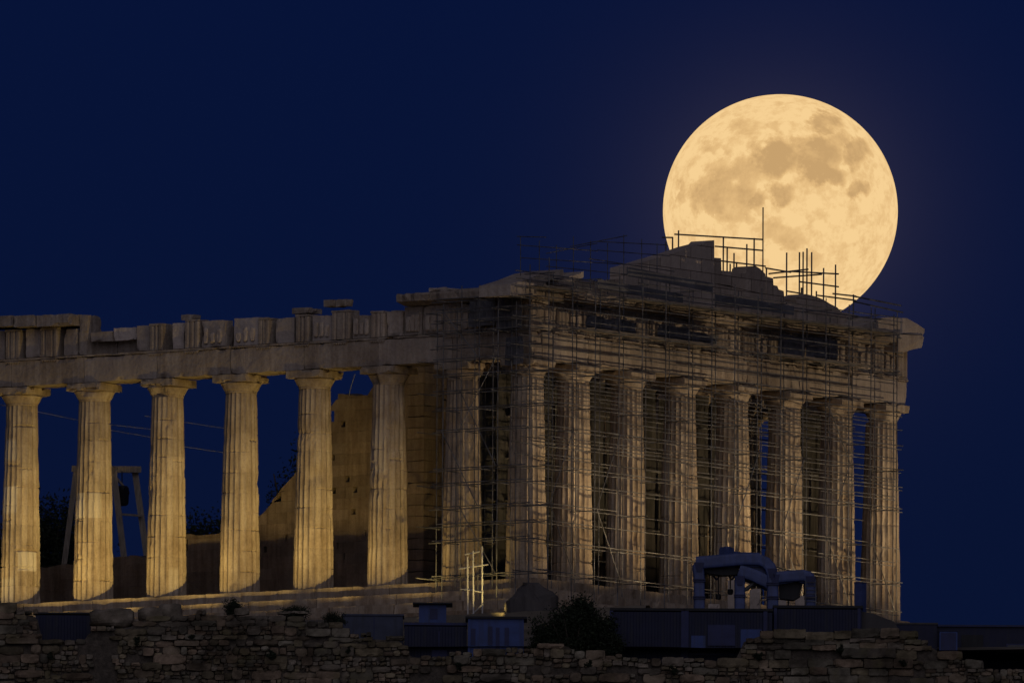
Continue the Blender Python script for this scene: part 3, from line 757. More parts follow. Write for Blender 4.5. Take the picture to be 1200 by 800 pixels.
# raking cornice stones
def rake(px_outline, yp, thick): 
    tympanum(px_outline, yp, thick, 9, 'raking_cornice')
rake([(598, 333), (618, 327), (640, 318.5), (660, 315.5), (661, 322), (640, 330), (640, 347), (598, 346)], -.45, 1.8)
rake([(655, 327), (678, 321), (684, 318), (684, 325), (668, 332), (655, 334)], -.3, 1.5)
rake([(1035, 372), (1052, 372), (1060, 376), (1060, 390), (1010, 388), (1012, 381)], -.45, 1.9)
# the corner stones of cornice and raking cornice, hanging over the right corner
def corner_stone(out, yp, thick, tone, seed):
    p = [onY(a, b, yp) for a, b in out]
    n = 7; mb = MB(); V = []
    for k in range(n + 1):
        for q in p: V.append((q.x, q.y + thick * k / n, q.z))
    V = np.array(V); V += np.stack([vnoise(V, 1.7, seed + q) * .05 + vnoise(V, 5, seed + q + 4) * .025 for q in range(3)], 1)
    m_ = len(p); F = [(k * m_ + j, (k + 1) * m_ + j, (k + 1) * m_ + (j + 1) % m_, k * m_ + (j + 1) % m_) for k in range(n) for j in range(m_)]
    F += [tuple(range(m_)), tuple(range(n * m_, (n + 1) * m_))]
    mb.add(V, F, 1.05, tone); mb.build('raking_cornice', M['entab'], T)
corner_stone([(1057.5, 372), (1064, 373.5), (1074, 379), (1083.5, 385), (1083, 390), (1081, 393), (1057.5, 391)], -.55, 2.2, .25, 11)
corner_stone([(1052, 391.8), (1080.5, 393.5), (1082, 396), (1080.5, 407), (1066, 409.5), (1061, 412), (1052, 411)], -.6, 2.4, .1, 15)

# the cella: coursed walls, ruined to the left
def ylim(z):                                          # broken left edge of the long wall: height -> farthest Y still standing
    prof = [(9.99, 10.2 + 2.4), (10.6, 12.6)]
    return 0
edge = [(505, 425), (437, 425), (437, 462), (395, 462), (387, 480), (372, 520), (345, 556), (320, 585), (303, 605), (258, 626), (214, 627), (212, 645), (172, 650), (128, 655), (100, 660), (20, 664), (-60, 668)]
eg = [(onX(a, b, 5.6).y, onX(a, b, 5.6).z) for a, b in edge]
def wall_top(y):
    best = 0.2
    for (y0, z0), (y1, z1) in zip(eg[:-1], eg[1:]):
        lo, hi = min(y0, y1), max(y0, y1)
        if lo <= y <= hi and hi > lo: best = max(best, z0 + (z1 - z0) * (y - y0) / (y1 - y0))
    return best
mb = MB(); core = MB()
holes = [(402, 505), (391, 541), (437, 527), (407, 560), (391, 576), (416, 581), (414, 601), (394, 646), (430, 632), (310, 640), (334, 638), (485, 455), (497, 613), (405, 658)]
hp = [(onX(a, b, 5.6).y, onX(a, b, 5.6).z) for a, b in holes]
z = 0.0; row = 0
while z < 11.6:
    H = 1.1 if row == 0 else 0.52
    y = 11.2; y_prev = 11.2
    while y_prev < 44:
        L = rnd.uniform(1.0, 1.35); y1 = max(y, y_prev + .3) + 0
        y1 = y_prev + L if y_prev > 11.2 else 11.2 + (0.6 if row % 2 else 1.2)
        if wall_top((y_prev + y1) / 2) > z + H * 0.12:
            cut = [h for h in hp if y_prev < h[0] < y1 and z < h[1] < z + H]
            sh = rnd.uniform(.76, 1.08); tn = rnd.choice([0, 0, 0, 0, .12])
            if cut:
                mb.box((5.62, cut[0][0] - .14, z), (6.2, cut[0][0] + .14, z + H * .45), (sh * .95,) * 3)
                hy = cut[0][0]; a = max(y_prev + .1, hy - .13); b = min(y1 - .1, hy + .13)
                mb.rough((5.6, y_prev + .004, z + .004), (6.3, a, z + H - .004), .3, .005, .008, row * 60 + int(y * 3), sh, tn)
                mb.rough((5.6, b, z + .004), (6.3, y1 - .004, z + H - .004), .3, .005, .008, row * 60 + int(y * 3) + 1, sh, tn)
            else:
                mb.rough((5.6, y_prev + .0015, z + .0015), (6.3, y1 - .0015, z + H - .0015), .3, .005, .008, row * 60 + int(y * 3), sh, tn)
            core.rough((6.32, y_prev, z), (6.75, y1, z + H - .02), .3, .01, .02, row, .6)
        y_prev = y1
    z += H; row += 1
def clip_top(b):
    for q in b.v:
        lim = np.array([wall_top(t_) for t_ in q[:, 1]]) + vnoise(q, 1.3, 8) * .14 + vnoise(q, 4, 9) * .07
        q[:, 2] = np.minimum(q[:, 2], np.maximum(lim, .05))
clip_top(mb); clip_top(core)
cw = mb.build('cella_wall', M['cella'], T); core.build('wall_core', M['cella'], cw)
# end pier of the long wall, west wall with its tall doorway, and the far pier
for (lo, hi, sd_) in (((5.5, 10.2, 0), (7.0, 11.17, 11.9), 1), ((24.1, 7.0, 0), (25.8, 11.17, 11.0), 2)):
    mb = MB(); z = 0
    while z < hi[2] - .1:
        h2 = min(1.1 if z == 0 else .52, hi[2] - z)
        mb.rough((lo[0], lo[1], z + .004), (hi[0], hi[1], z + h2 - .004), .3, .012, .05, int(z * 9) + sd_, rnd.uniform(.8, 1.1)); z += h2
    mb.build('pier', M['cella'], T)
mb = MB(); z = 0; row = 0
while z < 11.6:
    H = 1.1 if row == 0 else .52; x = 7.02 - (0 if row % 2 else .6)
    while x < 24.05:
        x1 = min(x + 1.22, 24.05); a, b = max(x, 7.02), x1
        if not (z < 9.7 and a < 17.9 and b > 13.0):
            mb.rough((a + .004, 11.2, z + .004), (b - .004, 12.2, z + H - .004), .4, .012, .05, row * 40 + int(x), rnd.uniform(.75, 1.1))
        x = x1
    z += H; row += 1
mb.build('cross_wall', M['cella'], T)
mb = MB(); z = 0
while z < 10.4:
    x = 12.0 - (z * .7) % .6
    while x < 18.9: mb.rough((max(x, 12) + .004, 16, z + .004), (min(x + 1.22, 18.9) - .004, 17, z + .516), .6, .012, .05, int(x * 5 + z * 3), rnd.uniform(.8, 1.05)); x += 1.22
    z += .52
mb.build('cross_wall', M['cella'], T)
mb = MB(); y = 9.6                                   # stub of the far long wall
z = 0
while z < 8.0:
    y = 11.2; lim = 19 - z * 0.7 + rnd.uniform(-.6, .6)
    while y < lim: mb.rough((24.2, y, z), (25.4, y + 1.2, z + .516), .4, .012, .05, int(y * 7 + z * 3), rnd.uniform(.8, 1.05)); y += 1.204
    z += .52
mb.build('far_wall', M['cella'], T)

# ------------------------------------------------------------------ scaffolding
TR = 0.026
def pole(p0, p1, name, parent, r=TR, mt='steel', couplers=()):
    mb = MB(); mb.tube(p0, p1, r, 6)
    for c in couplers: 
        p = Vector(p0).lerp(Vector(p1), c); mb.box((p.x - .055, p.y - .055, p.z - .055), (p.x + .055, p.y + .055, p.z + .055))
    return mb.build(name, M[mt], parent)
def jit(a=0.03): return rnd.uniform(-a, a)
SF = thing('front_scaffold', 'steel tube scaffold with ledgers and decks covering the eight front columns', 'scaffolding', (15, -1.2, -1.6))
SFM = SF.location
def P_(x, y, z): return (x - SFM.x, y - SFM.y, z - SFM.z)
rowsY = (-0.62, -1.72)
stX = [-1.1 + 1.87 * i for i in range(17)]
zl = [0.15, 1.55, 3.3, 5.05, 6.1, 6.9, 8.05, 8.8, 9.6, 11.6, 12.45, 13.35, 14.1]
zg = [2.5, 4.3, 5.6, 6.45, 7.45, 8.45, 9.2, 10.1, 10.7, 11.15, 12.0, 12.9, 13.75]
for j, yy in enumerate(rowsY):
    for i, xx in enumerate(stX[:16] if j else stX):
        top = 14.2 + rnd.uniform(-.3, .7)
        pole(P_(xx + jit(), yy, -0.5 if yy > -.7 else -1.05), P_(xx + jit(.04), yy, top), 'standard', SF)
nled = 0
for zi, z in enumerate(zl):
    for j, yy in enumerate(rowsY):
        x = -2.0 + jit(.4)
        xe = 28.9 - j * 1.5
        while x < xe - 1.5:
            L = rnd.choice([6.0, 8.4, 10.4])
            if not (rnd.random() < 0.10 and zi > 1):
                pole(P_(x - .25, yy - .07, z + jit(.018)), P_(min(x + L + .25, xe + .12 + abs(jit(.15))), yy - .07, z + jit(.018)), 'ledger', SF, TR * .95); nled += 1
            x += L
for zi, z in enumerate(zg):                           # guard rails between the lifts
    for j, yy in enumerate(rowsY):
        x = -2.0 + jit(.5); xe = 28.7 - j * 1.5
        while x < xe - 1.2:
            L = rnd.choice([4.0, 6.2, 8.4])
            if rnd.random() > (0.30 if z < 7 else 0.12):
                pole(P_(x, yy + .07, z + jit(.02)), P_(min(x + L, xe + abs(jit(.15))), yy + .07, z + jit(.02)), 'guard_rail', SF, TR * .85)
            x += L
for zi, z in enumerate(zl):
    for i, xx in enumerate(stX[:16]):
        if (i + zi) % 2 == 0 and zi not in (4, 7): pole(P_(xx + .08, -0.25, z - .07), P_(xx + .08, -2.0, z - .07), 'transom', SF, TR * .9)
for i in range(0, 15, 2):                             # zig-zag bracing on the outer row
    for k, (za, zb_) in enumerate(((0.15, 3.3), (3.3, 6.9), (6.9, 9.6))):
        if rnd.random() < 0.45:
            a, b = (i, i + 1) if k % 2 else (i + 1, i)
            pole(P_(stX[a], -1.83, za), P_(stX[b], -1.83, zb_), 'cross_brace', SF, TR * .85)
for z, x0, x1 in ((13.40, -1.5, 27.6), (11.68, 2.0, 27.4)):
    x = x0
    while x < x1:
        L = 3.9
        if rnd.random() > .15:
            mb = MB()
            for q in range(4): mb.box(P_(x + .02 + jit(.05), -1.64 + q * .26, z + jit(.008)), P_(min(x + L, x1) - .02, -1.41 + q * .26, z + .05))
            mb.build('deck_plank', M['plank'], SF)
        x += L
# toe boards and sheets hung on the inner side of the upper lifts
for (xa, xb, za, zb_) in ((3.6, 7.6, 11.9, 12.45), (9.4, 11.8, 11.85, 12.5), (11.9, 14.2, 11.8, 12.35), (19.2, 21.4, 11.75, 12.8), (21.5, 24.0, 11.7, 12.85)):
    mb = MB(); n = int((xb - xa) / .3); V = []
    for s_ in (0, .02):
        for kz in range(5):
            for i in range(n + 1):
                x = xa + (xb - xa) * i / n; V.append(P_(x, -.5 + .05 * math.sin(i * 1.9 + kz) + s_, za + (zb_ - za) * kz / 4 + .03 * math.sin(i * .9)))
    V = np.array(V); N1 = n + 1
    F = [(s_ * 5 * N1 + kz * N1 + i, s_ * 5 * N1 + kz * N1 + i + 1, s_ * 5 * N1 + (kz + 1) * N1 + i + 1, s_ * 5 * N1 + (kz + 1) * N1 + i) for s_ in (0, 1) for kz in range(4) for i in range(n)]
    F += [(i, i + 1, 5 * N1 + i + 1, 5 * N1 + i) for i in range(n)] + [(4 * N1 + i, 4 * N1 + i + 1, 9 * N1 + i + 1, 9 * N1 + i) for i in range(n)]
    mb.add(V, F); mb.build('hung_sheet', M['netting'], SF)

SC = thing('corner_scaffold', 'steel tube scaffold wrapping the flank side of the near temple corner', 'scaffolding', (-1.2, 2.5, -1.6))
SCM = SC.location
def PC(x, y, z): return (x - SCM.x, y - SCM.y, z - SCM.z)
cy = [-0.3, 0.75, 1.8, 2.85, 3.9, 5.0]
for xx in (-0.62, -1.72):
    for y in (cy if xx > -1 else cy[:5]): pole(PC(xx, y + jit(), -0.5 if xx > -.7 else -1.05), PC(xx, y + jit(), 13.2 + rnd.uniform(-.8, .6)), 'standard', SC)
for zi, z in enumerate([0.1, 1.75, 2.5, 3.3, 4.4, 5.1, 6.9, 7.9, 8.7, 9.5, 10.2, 10.8, 11.5, 12.0, 12.5, 13.0]):
    for xx in (-0.62, -1.72):
        pole(PC(xx - .07, -1.2 + jit(.3), z + jit(.018)), PC(xx - .07, (5.3 if xx > -1 else 4.3) + jit(.15), z + jit(.018)), 'ledger', SC, TR * .95)
    for k, y in enumerate(cy):
        if (k + zi) % 2: pole(PC(-0.25, y + .08, z - .07), PC(-2.1, y + .08, z - .07), 'transom', SC, TR * .9)
for za, zb_, a, b in ((.1, 3.3, 1, 3), (3.3, 6.9, 2, 4), (5.1, 8.7, 1, 3), (6.9, 10.2, 3, 1), (10.2, 12.5, 2, 4)):
    pole(PC(-1.83, cy[a], za), PC(-1.83, cy[b], zb_), 'cross_brace', SC, TR * .85)
SL = thing('stair_tower', 'slim floodlit steel tube tower standing at the foot of the corner scaffold', 'scaffolding', onX(556, 724, -2.6))
SLM = SL.location
def wl(px, py, x=-2.6): q = onX(px, py, x) - SLM; return q
for px, ytop, x in ((548, 652, -2.6), (554.5, 645, -2.7), (565, 640, -2.3)):
    pole(wl(px, ytop, x), wl(px + .3, 728, x), 'standard', SL, .038, 'lit_steel')
for (a, b, c, d) in ((545, 649.5, 562, 646), (538, 666, 572, 661), (546, 690, 566, 693.5), (540, 690, 556, 691)):
    pole(wl(a, b), wl(c, d), 'ledger', SL, .034, 'lit_steel')
pole(wl(551, 722), wl(564, 709), 'cross_brace', SL, .034, 'lit_steel')

SI = thing('inner_scaffold', 'dark dense tube scaffold filling the gap behind the near corner column', 'scaffolding', (3.5, 3.6, 0))
SIM = SI.location
for a in range(4):
    for b in range(3): pole((-1.0 + .75 * a, -.9 + .9 * b, 0), (-1.0 + .75 * a + jit(), -.9 + .9 * b, 10.2), 'standard', SI, .033)
for k in range(15):
    for b in range(3): pole((-1.4, -.9 + .9 * b - .06, .5 + .66 * k + jit(.06)), (1.7, -.9 + .9 * b - .06, .5 + .66 * k + jit(.06)), 'ledger', SI, .03)
    for a in (0, 2, 3)[k % 3:k % 3 + 1]: pole((-1.0 + .75 * a + .06, -1.3, .46 + .66 * k), (-1.0 + .75 * a + .06, 1.3, .46 + .66 * k), 'transom', SI, .03)
for k in (2, 5, 8, 11):
    mb = MB(); mb.box((-1.2, -.8, .55 + .66 * k), (1.5, .7, .6 + .66 * k)); mb.build('deck_plank', M['plank'], SI)

mb = MB(); V = []  # sheet added behind the tubes to keep the corner gap dark
for s_ in (0, .03):
    for kz in range(13):
        for i in range(13): V.append((-1.5 + .27 * i, 1.15 + .06 * math.sin(i * 1.3 + kz * .7) + s_, .4 + .8 * kz))
q = lambda s_, k, i: s_ * 169 + k * 13 + i
mb.add(V, [(q(s_, k, i), q(s_, k, i + 1), q(s_, k + 1, i + 1), q(s_, k + 1, i)) for s_ in (0, 1) for k in range(12) for i in range(12)] + [(q(0, k, e), q(0, k + 1, e), q(1, k + 1, e), q(1, k, e)) for k in range(12) for e in (0, 12)])
mb.build('hung_sheet', M['netting'], SI)
for (ya, yb, za, zb_) in ((.3, 1.7, 11.6, 13.1), (1.8, 3.3, 11.8, 13.0), (.2, 1.2, 9.9, 11.2)):   # sheets on the corner's upper lifts
    mb = MB(); V = []
    for s_ in (0, .02):
        for kz in range(5):
            for i in range(7): V.append(PC(-.5 + .05 * math.sin(i * 1.7 + kz) + s_, ya + (yb - ya) * i / 6, za + (zb_ - za) * kz / 4 + .03 * math.sin(i)))
    q2 = lambda s_, k, i: s_ * 35 + k * 7 + i
    mb.add(V, [(q2(s_, k, i), q2(s_, k, i + 1), q2(s_, k + 1, i + 1), q2(s_, k + 1, i)) for s_ in (0, 1) for k in range(4) for i in range(6)] + [(q2(0, k, e), q2(0, k + 1, e), q2(1, k + 1, e), q2(1, k, e)) for k in range(4) for e in (0, 6)])
    mb.build('hung_sheet', M['netting'], SC)

# inner porch scaffold: tubes between the outer and inner rows of columns
SP = thing('porch_scaffold', 'tube scaffold standing in the dark porch behind the front columns', 'scaffolding', (15, 3.6, 0))
for yy in (3.0, 4.3):
    for i in range(13): pole((-10.5 + 2.1 * i + jit(.1), yy - 3.6, 0), (-10.5 + 2.1 * i + jit(.05), yy - 3.6, 9.9), 'standard', SP)
    for k, z in enumerate((1.6, 3.3, 5.0, 6.0, 6.8, 8.4, 9.2)):
        for a, b in ((-11, -2.4), (-2.6, 6.2), (6.0, 15.4)):
            if rnd.random() > .12: pole((a, yy - 3.67, z + jit(.08)), (b, yy - 3.67, z + jit(.08)), 'ledger', SP)
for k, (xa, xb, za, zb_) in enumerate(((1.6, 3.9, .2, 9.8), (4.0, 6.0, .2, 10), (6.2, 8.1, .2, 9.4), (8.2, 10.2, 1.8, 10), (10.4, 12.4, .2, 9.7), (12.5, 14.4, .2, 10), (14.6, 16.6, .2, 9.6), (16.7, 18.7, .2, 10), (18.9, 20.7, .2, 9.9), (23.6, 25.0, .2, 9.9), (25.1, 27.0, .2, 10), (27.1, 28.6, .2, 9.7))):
    mb = MB(); V = []; n = 6; m_ = 12  # debris nets, added along most bays to darken the porch
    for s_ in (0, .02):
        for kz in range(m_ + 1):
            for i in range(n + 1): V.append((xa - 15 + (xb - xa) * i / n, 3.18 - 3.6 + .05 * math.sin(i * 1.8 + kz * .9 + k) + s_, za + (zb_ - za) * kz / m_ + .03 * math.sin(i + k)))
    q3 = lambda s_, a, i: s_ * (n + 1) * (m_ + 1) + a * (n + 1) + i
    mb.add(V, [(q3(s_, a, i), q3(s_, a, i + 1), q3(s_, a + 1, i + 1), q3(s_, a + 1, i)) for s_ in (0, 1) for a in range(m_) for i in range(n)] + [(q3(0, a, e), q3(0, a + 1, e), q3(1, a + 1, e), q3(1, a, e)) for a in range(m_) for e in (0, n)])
    mb.build('darkening_net', M['porch_net'], SP)
for i in range(12):
    if i % 2: pole((-10.5 + 2.1 * i, -.7, 1.6 + (i % 3) * 1.7), (-8.4 + 2.1 * i, -.7, 5.0 + (i % 3) * 1.7), 'cross_brace', SP)

# roof scaffold: the tubes over the pediment, standing on the cornice behind the tympanum
RP = 2.6
SR = thing('roof_scaffold', 'thin scaffold tubes standing over the broken pediment against the moon', 'scaffolding', onY(890, 340, RP))
SRM = SR.location
def wr(px, py, y=RP): return onY(px, py, y) - SRM
for px, a, b in ((788, 278, 345), (795, 270, 350), (847.5, 277, 365), (852, 289, 365), (855.5, 309, 365), (860, 296.5, 365), (863, 307, 368), (875, 286, 370), (883.6, 279, 372), (894, 243, 375), (898, 314, 376), (921.7, 296, 385), (936.7, 295.5, 390), (941, 295, 390), (945.5, 291, 390), (951, 295.5, 392), (965, 314, 395), (979, 310, 398), (939, 337, 390), (956.5, 341, 392), (1000, 345, 402), (780, 283, 345)):
    pole(wr(px + .2, a), wr(px - .2, b), 'standard', SR, .040 if px != 894 else .034)
for a, b, c, d in ((790.6, 274.5, 894, 280.7), (838, 288.6, 894, 293.5), (844, 305.6, 897, 312), (897, 314, 926.7, 319), (901, 320.7, 947, 315.5), (906.5, 325.5, 963, 321.4), (926, 318, 982.6, 321), (936.7, 330, 982.6, 336), (922, 341, 939.5, 344), (976, 344, 1003, 347), (958, 346, 1003, 352), (776, 278.2, 788.5, 278.4), (1000, 347, 1056, 358), (1000, 353, 1058, 366)):
    pole(wr(a, b), wr(c, d), 'ledger', SR, .038)
for k, px in enumerate((610, 632, 652, 672, 692, 712, 731, 752, 770)):
    pole(wr(px, 277 + (k % 3) * 5 - (2 if px > 700 else 0), .6), wr(px, 350 + (px - 610) * .13, .6), 'standard', SR, .022)
for a, b, c, d in ((606, 277, 640, 278), (606, 287, 700, 294), (610, 302, 735, 310), (640, 297, 700, 285), (668, 289, 735, 276), (700, 283, 782, 287), (690, 303, 790, 318), (640, 312, 740, 322), (700, 293, 785, 300)):
    pole(wr(a, b, .5), wr(c, d, .5), 'ledger', SR, .021)
for a, b, c, d in ((735, 318, 835, 337), (700, 332, 800, 350), (838, 350, 930, 364)):   # guard boards along the cornice
    p0, p1 = wr(a, b, -.9), wr(c, d, -.9); mb = MB(); mb.obox(p0, p1, .05, .42); mb.build('guard_board', M['netting'], SR)

# ------------------------------------------------------------------ gantry inside the temple, cables
G = thing('lifting_gantry', 'pale timber gantry with leaning legs standing between the left columns', 'gantry', onX(120, 700, 13))
def wg(px, py, x=13.0): return onX(px, py, x) - G.location
for a, b, c, d, x, w in ((89, 553, 71, 695, 13, .26), (133, 551, 151, 700, 13, .30), (158, 551, 178, 694, 14.4, .30)):
    mb = MB(); mb.obox(wg(a, b, x), wg(c, d, x), w, w); mb.build('leg', M['timber'], G)
mb = MB(); mb.obox(wg(86, 549), wg(136, 551), .3, .3); mb.obox(wg(128, 549.5), wg(164, 550, 14.4), .3, .3); mb.build('top_beam', M['timber'], G)
mb = MB(); mb.obox(wg(135, 558), wg(150, 576, 13.6), .1, .1); mb.build('brace', M['timber'], G)
mb = MB(); mb.obox(wg(138, 602), wg(166, 604, 14.2), .1, .1); mb.build('brace', M['timber'], G)
mb = MB(); mb.rough((-.26, -.3, -.5), (.3, .3, .45), .12, .02, .12, 5, round_=.5); ho = mb.build('hoist', M['black'], G); ho.location = wg(143, 580, 13.3)
mb = MB(); mb.tube(wg(143, 552, 13.3), wg(143, 570, 13.3), .03); mb.build('chain', M['black'], G)
def cable(pts, label, x):
    P0 = [onX(a, b, x) for a, b in pts]; o = P0[0]; mb = MB(); mb.path([q - o for q in P0], .018, 5)
    c = mb.build('hanging_cable', M['cable'], None); c.location = o; tag(c, label, 'cable', 'cables strung behind the flank columns')
cable([(-40, 466), (0, 474), (45, 482.5), (91, 492), (135, 498), (180, 503)], 'thin grey cable sagging behind the two leftmost columns', 6.5)
cable([(100, 497), (130, 504), (172, 511), (215, 523), (262, 530)], 'thin grey cable low behind the second and third columns from left', 7.5)
cable([(170, 487), (220, 495), (262, 501.5), (300, 506)], 'thin grey cable behind the third and fourth columns from left', 8.5)
cable([(416, 438), (413, 448), (410.5, 456), (409, 464)], 'short pale rope hanging over the top of the tall inner wall', 5.4)

# ------------------------------------------------------------------ trees and bush
def leaves(mb, c, rad, n, size, seed, squash=1.0):
    n, size = int(n * 4.5), size * .46
    rg = np.random.RandomState(seed)
    cl = rg.normal(size=(max(6, n // 60), 3)); cl /= np.linalg.norm(cl, axis=1, keepdims=True); cl *= rg.uniform(.25, .95, (len(cl), 1))
    k = rg.randint(0, len(cl), n)
    p = cl[k] + rg.normal(size=(n, 3)) * .17
    p = p * np.array(rad) + np.array(c)
    a = rg.normal(size=(n, 3)); a /= np.linalg.norm(a, axis=1, keepdims=True)
    b = np.cross(a, rg.normal(size=(n, 3))); b /= np.linalg.norm(b, axis=1, keepdims=True)
    s = size * rg.uniform(.5, 1.3, (n, 1))
    V = np.stack([p - a * s, p + b * s * .45, p + a * s, p - b * s * .45], 1).reshape(-1, 3)
    sh = np.repeat(rg.uniform(0, 1, n), 4); mb.add(V, [(4 * i, 4 * i + 1, 4 * i + 2, 4 * i + 3) for i in range(n)], np.stack([sh, sh, sh], 1))
def tree(px, ytop, dep, h, w, n, label, name='tree', seed=1, lean=0):
    top = onD(px, ytop, dep); base = Vector((top.x, top.y, top.z - h))
    t = thing(name, label, 'tree', base)
    mb = MB(); mb.tube((0, 0, 0), (lean * .5, .1, h * .45), .22, 8, .15); mb.tube((lean * .5, .1, h * .45), (lean, 0, h * .8), .15, 8, .06)
    for k in range(5):
        a = k * 2.4 + seed; mb.tube((lean * .5, .1, h * (.35 + .08 * k)), (lean + math.cos(a) * w * .35, math.sin(a) * w * .35, h * (.6 + .07 * k)), .08, 6, .03)
    mb.build('trunk', M['bark'], t)
    mb = MB(); leaves(mb, (lean, 0, h * .68), (w / 2, w / 2, h * .34), n, .22, seed); mb.build('crown', M['leaf'], t)
tree(64, 585, 38, 7.5, 4.6, 2600, 'dark leafy tree beyond the temple between the two leftmost columns', seed=3)
tree(15, 612, 40, 7.0, 4.2, 1800, 'low dark tree partly behind the leftmost column', seed=5)
tree(238, 606, 44, 6.0, 3.6, 1600, 'low dark tree showing over the low wall right of the third column', seed=8)
tree(334, 526, 40, 10.2, 1.8, 420, 'slim dark tree beside the broken edge of the tall inner wall', seed=12)
bb = onD(671, 778, -23.0)
t = thing('bush', 'big black-green bush growing at the wall beside the blue shed', 'bush', bb)
mb = MB(); 
for k in range(9):
    a = k * .7; mb.tube((math.cos(a) * .15, math.sin(a) * .15, 0), (math.cos(a) * 1.2, math.sin(a) * .9, 1.6 + .2 * (k % 3)), .06, 6, .02)
mb.build('stem', M['bark'], t)
mb = MB(); 
for k, (a_, h_, w_, hh_) in enumerate(((0, 1.55, 1.1, 1.5), (-1.0, 1.15, 1.0, 1.15), (1.05, 1.35, 1.1, 1.15), (.45, 2.15, .8, .95), (-.5, .8, 1.3, .9), (1.7, .8, .7, .75))):
    leaves(mb, (RH.x * a_, RH.y * a_, h_), (w_, w_, hh_), 1150, .17, 21 + k)
mb.build('crown', M['leaf'], t)
for k, (px, py, w, h, lab) in enumerate(((272, 716, 1.1, .9, 'small dark shrub on the rubble wall below the fourth column from left'), (345, 722, 1.6, .8, 'low spreading shrub on the rubble wall below the fifth column'), (392, 728, 1.3, .7, 'small shrub beside the grey-blue sheet on the rubble wall'))):
    q = onD(px, py + 6, -23.4); t = thing('shrub', lab, 'shrub', q, 'shrubs on the rubble wall')
    mb = MB(); 
    for a in range(5): mb.tube((0, 0, -.2), (math.cos(a * 1.3) * w * .3, math.sin(a * 1.3) * w * .3, h * .5), .02, 5, .01)
    mb.build('stem', M['bark'], t)
    mb = MB(); leaves(mb, (0, 0, h * .45), (w / 2, w / 2.5, h / 2), 700, .09, 40 + k); mb.build('crown', M['leaf'], t)

for k, (px, py) in enumerate(((60, 770), (160, 752), (228, 748), (318, 768), (410, 762), (540, 782), (690, 779), (790, 786), (890, 770), (985, 762), (1060, 778))):
    q = onD(px, py, -24.35); t = thing('weed_tuft', 'small dark weed tuft growing out of the rubble wall face', 'weed', q, 'weeds on the rubble wall face')
    mb = MB(); leaves(mb, (0, 0, .05), (.28 + .1 * (k % 3), .16, .16 + .05 * (k % 2)), 110, .11, 70 + k); mb.build('leaves', M['leaf'], t)

# ------------------------------------------------------------------ rubble fortification wall
WD = -24.0
prof = [(-120, 710), (-40, 711), (20, 713), (44, 716), (46, 746), (100, 748), (104, 734), (150, 731), (165, 722), (205, 717), (232, 714), (262, 719), (300, 716), (335, 722), (372, 727), (400, 731), (406, 741), (470, 745), (480, 764), (548, 766), (560, 762), (640, 760), (650, 752), (664, 750), (676, 760), (740, 768), (800, 772), (860, 771), (872, 746), (900, 736), (1000, 736), (1050, 738), (1092, 752), (1110, 766), (1160, 780), (1200, 786), (1300, 788), (1400, 790)]
def s_of(px): return (onD(px, 750, WD) - FH * 0).dot(RH)
pf = [(onD(a, b, WD).dot(RH), onD(a, b, WD).z) for a, b in prof]
def wtop(s): return float(np.interp(s, [p[0] for p in pf], [p[1] for p in pf]))
wall_o = onD(600, 800, WD); wall_o = Vector((wall_o.x, wall_o.y, -9.0))
RW = thing('rubble_wall', 'dark rubble fortification wall of uneven stones along the bottom', 'wall', wall_o)
O0 = FH * WD
frame = ((O0.x - wall_o.x, O0.y - wall_o.y, 9.0), tuple(RH), tuple(FH), (0, 0, 1))
sm = MB(); s0, s1 = pf[0][0], pf[-1][0]
zb = -7.6; z = zb; row = 0; rg = random.Random(5)
recess = [(s_of(110), s_of(134), onD(120, 799, WD).z, onD(120, 744, WD).z), (s_of(100), s_of(152), onD(120, 746, WD).z, onD(120, 738, WD).z)]
big = (s_of(898), s_of(1060))
from mathutils import noise as mn
def wave(q, z): return .16 * mn.noise((q * .35, z * .5, 3.1)) + .08 * mn.noise((q * 1.1, z, 7.7))
def lay(q, z, L, ht, inbig):
    mid = q + L / 2
    if not (z + ht * .55 < wtop(mid)) or any(a < mid < b and c < z + ht / 2 < d for a, b, c, d in recess): return
    o = rg.uniform(-.12, .10)
    v = rg.uniform(.5, 1.2); tint = rg.choice([(1, 1, 1), (1.05, .97, .88), (1.08, .95, .85), (.95, 1.0, .98), (1, .97, .8)])
    zz = z + wave(mid, z)
    sm.rough((q - .01, -.32 + o, zz - .01), (q + L + .01, .35, zz + ht + .01), .13, .035, .13, rg.randrange(9999), tuple(v * k for k in tint), frame=frame, round_=rg.uniform(.3, .75) if not inbig else rg.uniform(.1, .3))
while z < -2.2:
    H = rg.choice([.22, .28, .34, .42, .5])
    q = s0
    while q < s1:
        inbig = big[0] < q < big[1]
        L = rg.uniform(.7, 1.5) if inbig else rg.choice([.3, .42, .55, .75, 1.0, 1.3]) * rg.uniform(.8, 1.2)
        if inbig or H < .3 or rg.random() < .55:
            if rg.random() > .06: lay(q, z, L, H * rg.uniform(.82, 1.12), inbig)
        else:                                         # two courses of small stones in one
            k = rg.uniform(.4, .6); h1 = H * k
            for zz, hh in ((z, h1), (z + h1, H - h1)):
                x = q
                while x < q + L - .1:
                    l = min(rg.uniform(.22, .5), q + L - x); lay(x, zz, l, hh * rg.uniform(.85, 1.05), False); x += l
        q += L
    z += H * .96; row += 1
sm.build('facing_stones', M['rubble'], RW)
cm = MB(); ss = np.linspace(s0, s1, 260); V = []
for d in (-.12, 1.3):
    for zf in (0, 1):
        for s in ss:
            q = -14.0 if zf == 0 else wtop(s) - .22
            for a, b, c, e in recess:
                if a < s < b: q = q
            V.append((O0.x - wall_o.x + RH.x * s + FH.x * d, O0.y - wall_o.y + RH.y * s + FH.y * d, q + 9.0))
n = len(ss)
F = []
